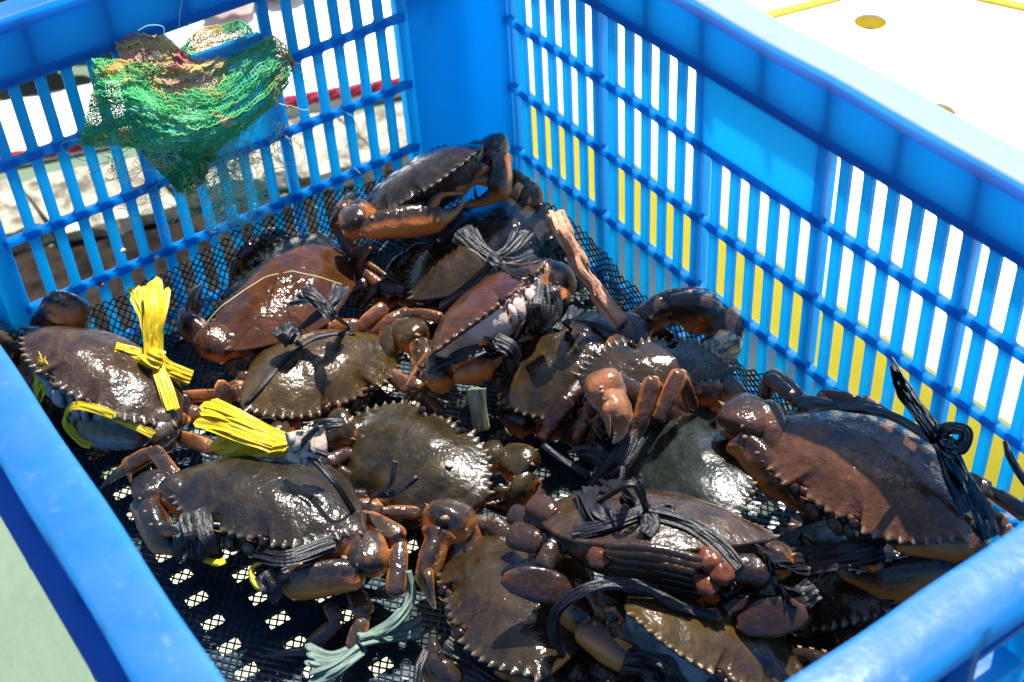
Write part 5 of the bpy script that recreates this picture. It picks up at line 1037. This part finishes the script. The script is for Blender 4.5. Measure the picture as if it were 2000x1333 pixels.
# ---------------------------------------------------------------- things beyond the crate
def outside():
    # yellow tote, burnt-out sunlit top painted white, round grip holes, on a white foam block
    x0, x1, y0, y1, zt = -.12, .95, .105, .62, .088
    t = thing('fish_tote', (.4, .3, ZG), 'large yellow tote with sunlit top painted white and round holes beyond the right wall', 'tote')
    B = Vector((.4, .3, ZG))
    def plate(z, thick, mat, name):
        bm2 = bmesh.new(); outer = [bm2.verts.new((x, y, z)) for x, y in ((x0, y0), (x1, y0), (x1, y1), (x0, y1))]
        edges = [bm2.edges.new((outer[i], outer[(i+1) % 4])) for i in range(4)]
        for (hx, hy) in HOLES:
            vs = [bm2.verts.new((hx+.0125*math.cos(2*math.pi*k/28), hy+.0125*math.sin(2*math.pi*k/28), z)) for k in range(28)]
            edges += [bm2.edges.new((vs[i], vs[(i+1) % 28])) for i in range(28)]
        bmesh.ops.triangle_fill(bm2, use_beauty=True, edges=edges)
        geom = bmesh.ops.extrude_face_region(bm2, geom=bm2.faces[:])
        for v in geom['geom']:
            if isinstance(v, bmesh.types.BMVert): v.co.z -= thick
        bmesh.ops.recalc_face_normals(bm2, faces=bm2.faces)
        for v in bm2.verts: v.co -= B
        me = bpy.data.meshes.new(name); bm2.to_mesh(me); bm2.free(); return link(name, me, mat, t)
    mb = MB(); mb.box(tuple(Vector((x0+.01, y0+.01, .066))-B), tuple(Vector((x1-.01, y1-.02, .0700))-B)); mb.build('inner_tray', M['wfoam_glare'], t, False)
    plate(zt, .002, M['wfoam_glare'], 'lid'); plate(zt-.0023, .010, M['yplastic'], 'lid_core')  # white on lid and lid edge is yellow plastic blown out by sun
    T_ = lambda a: tuple(Vector(a)-B)
    pr = [(.1055, .0879), (.098, .0872), (.090, .0835), (.082, .077), (.074, .0695), (.066, .061), (.058, .051), (.050, .040), (.042, .029), (.034, .0175)]
    for name, mt, q in (('lid_edge', M['wfoam_glare'], pr[:6]), ('side_wall', M['yplastic'], pr[5:])):
        mb = MB(); V = []; F = []; n = len(q)
        for x in (x0, x1):
            for y, z in q: V.append(T_((x, y, z)))
            for y, z in q: V.append(T_((x, y+.004, z-.003)))
        for k in range(n-1): F += [(k, 2*n+k, 2*n+k+1, k+1), (n+k, n+k+1, 3*n+k+1, 3*n+k), (k, k+1, n+k+1, n+k), (2*n+k, 3*n+k, 3*n+k+1, 2*n+k+1)]
        mb.add(V, F); mb.build(name, mt, t)
    mb = MB(); mb.box(T_((x0+.005, y1-.009, .012)), T_((x1, y1-.003, zt-.0165))); mb.build('side_wall', M['yplastic'], t, False)
    mb = MB(); mb.box(T_((x0+.005, y0+.01, .012)), T_((x0+.011, y1-.01, zt-.0165))); mb.build('end_wall', M['yplastic'], t, False)
    mb = MB(); mb.box(T_((x0+.0, .034, ZG+.001)), T_((x1, y1, .026)), .003); mb.build('foam_base', M['wfoam_glare'], t, False)
    for (ax, ay), (bx, by) in LIDRIBS:
        mb = MB(); a = Vector((ax, ay, zt)); b = Vector((bx, by, zt)); d = (b-a).normalized(); nn = Vector((-d.y, d.x, 0))*.0035
        V = [tuple(v-B) for v in (a-nn, a+nn, b+nn, b-nn)]; V += [(v[0], v[1], v[2]+.003) for v in V]
        mb.add(V, [(4, 5, 6, 7), (0, 1, 5, 4), (1, 2, 6, 5), (2, 3, 7, 6), (3, 0, 4, 7)]); mb.build('lid_rib', M['yplastic'], t, False)
    # ground dressing seen through the slots of the far wall; everything follows the kerb line x = -.92 + .32 y
    K = lambda s_, y: (-.922+.32*y+s_, y)
    def slab(name, mat, s0, s1, ya, yb, z0, z1, lab=None, cat=None, seg=1, jit=0, kind=None, parent=None):
        rs = random.Random(int(ya*100)+77); mb = MB(); V = []; F = []
        n = seg
        for i in range(n+1):
            y = ya+(yb-ya)*i/n
            for s_, z in ((s0, z0), (s0, z1), (s1, z1), (s1, z0)):
                x, yy = K(s_, y); V.append((x+rs.uniform(-jit, jit), yy+rs.uniform(-jit, jit), z+(rs.uniform(-jit, jit)*.4 if z == z1 else 0)))
        for i in range(n):
            for k in range(4): F.append((i*4+k, i*4+(k+1) % 4, i*4+4+(k+1) % 4, i*4+4+k))
        F += [(0, 3, 2, 1), (n*4, n*4+1, n*4+2, n*4+3)]
        mb.add(V, F); o = mb.build(name, mat, parent, False)
        bm_ = bmesh.new(); bm_.from_mesh(o.data); bmesh.ops.recalc_face_normals(bm_, faces=bm_.faces); bm_.to_mesh(o.data); bm_.free()
        return tag(o, lab, cat, None, kind)
    slab('pavement', M['darkwet'], .17, .50, -.9, 1.1, ZG-.01, ZG+.004, kind='structure')
    kb = thing('kerb', (-.9, 0, ZG), 'weathered pale stone kerb behind the far wall under the red rope', 'kerb')
    rs = random.Random(5); y = -.85
    while y < 1.0:
        ln = rs.uniform(.10, .17); o = slab('stone', M['stone'], .03+rs.uniform(-.01, .01), .165+rs.uniform(-.012, .012), y, y+ln-.007, ZG+.002, ZG+.022+rs.uniform(0, .012), seg=4, jit=.007, parent=kb)
        o.data.transform(Matrix.Translation(-kb.location)); y += ln
    # red rope lying on the kerb
    P = [Vector((*K(-.005+.012*math.sin(y_*6), y_), ZG+.045+.006*math.sin(y_*9))) for y_ in np.linspace(-.8, 1.0, 16)]
    path = catmull(P, 14); o = P[0].copy(); rt = thing('rope', o, 'thick dark-red rope lying along the kerb behind the far wall', 'rope')
    for st in range(3):
        mb = MB(); q = []
        for i, p_ in enumerate(path):
            a = i*.55+st*2.094; tn = (path[min(i+1, len(path)-1)]-path[max(0, i-1)]).normalized(); sd_ = tn.cross(Vector((0, 0, 1))).normalized(); uu = sd_.cross(tn)
            q.append(p_-o+sd_*math.cos(a)*.0042+uu*math.sin(a)*.0042)
        sweep(mb, q, [.0054]*len(q), [.0054]*len(q), (0, 0, 1), 8); mb.build('strand', M['rope'], rt)
    slab('foam_board', M['wfoam_glare'], -.22, -.055, -.8, .12, ZG+.001, ZG+.02, 'flat white foam board beyond the rope, left end, before the dark clutter', 'board')
    slab('foam_sheet', M['wfoam_glare'], -1.9, -.03, .17, 1.3, ZG+.001, ZG+.03, 'wide white foam sheet beyond the rope, right part, seen through the far wall', 'board')
    b_ = MB(); b_.box((-.36, -.345, 0), (.55, .62, .012), .002); o = b_.build('hole_backing', M['cream'], None, False); o.location = (0, 0, ZG+.001)  # pale sheet added so the crate floor holes show bright
    tag(o, 'cream sheet added on the floor to brighten the holes in the crate bottom', 'mat')
    def pile(name, mats, c, n, r, spread, lab, cat, pn):
        root = thing(name, c, lab, cat); rs = random.Random(n*7+int(c[1]*10))
        for i in range(n):
            mb = MB(); cc = (rs.uniform(-1, 1)*spread[0], rs.uniform(-1, 1)*spread[1], rs.uniform(0, 1)*spread[2]+r*.3); ball(mb, (0, 0, 0), r*rs.uniform(.7, 1.3), 1, rs.uniform(.5, 1.4), rs.uniform(.4, .8), 14, 10)
            mb.V = [tuple(Vector(v)*(1+.35*noise.noise(Vector(v)*(1.6/r)+Vector((i*3, 0, 0))))+Vector(cc)) for v in mb.V]
            mb.build(pn, mats[i % len(mats)], root)
    pile('clutter_heap', [M['dark'], M['dark'], M['darkred']], (-1.30, -.16, ZG+.02), 26, .06, (.10, .30, .10), 'dark heap with red glints beyond the white board at the far left', 'heap', 'lump')
    pile('fish_heap', [M['grime'], M['fleck'], M['grime']], (-1.22, .34, ZG+.04), 26, .030, (.06, .07, .03), 'heap of pale pinkish catch beyond the grip hole of the far wall', 'heap', 'lump')
    pile('shell_heap', [M['grime'], M['dark']], (-.85, .72, ZG+.03), 22, .03, (.05, .12, .03), 'small brown heap seen through slots near the corner of the right wall', 'heap', 'lump')
HOLES = [(.103, .308), (.227, .249)]
LIDRIBS = [((.045, .25), (.066, .345)), ((.12, .395), (.30, .47))]
outside()
#@OUT2@
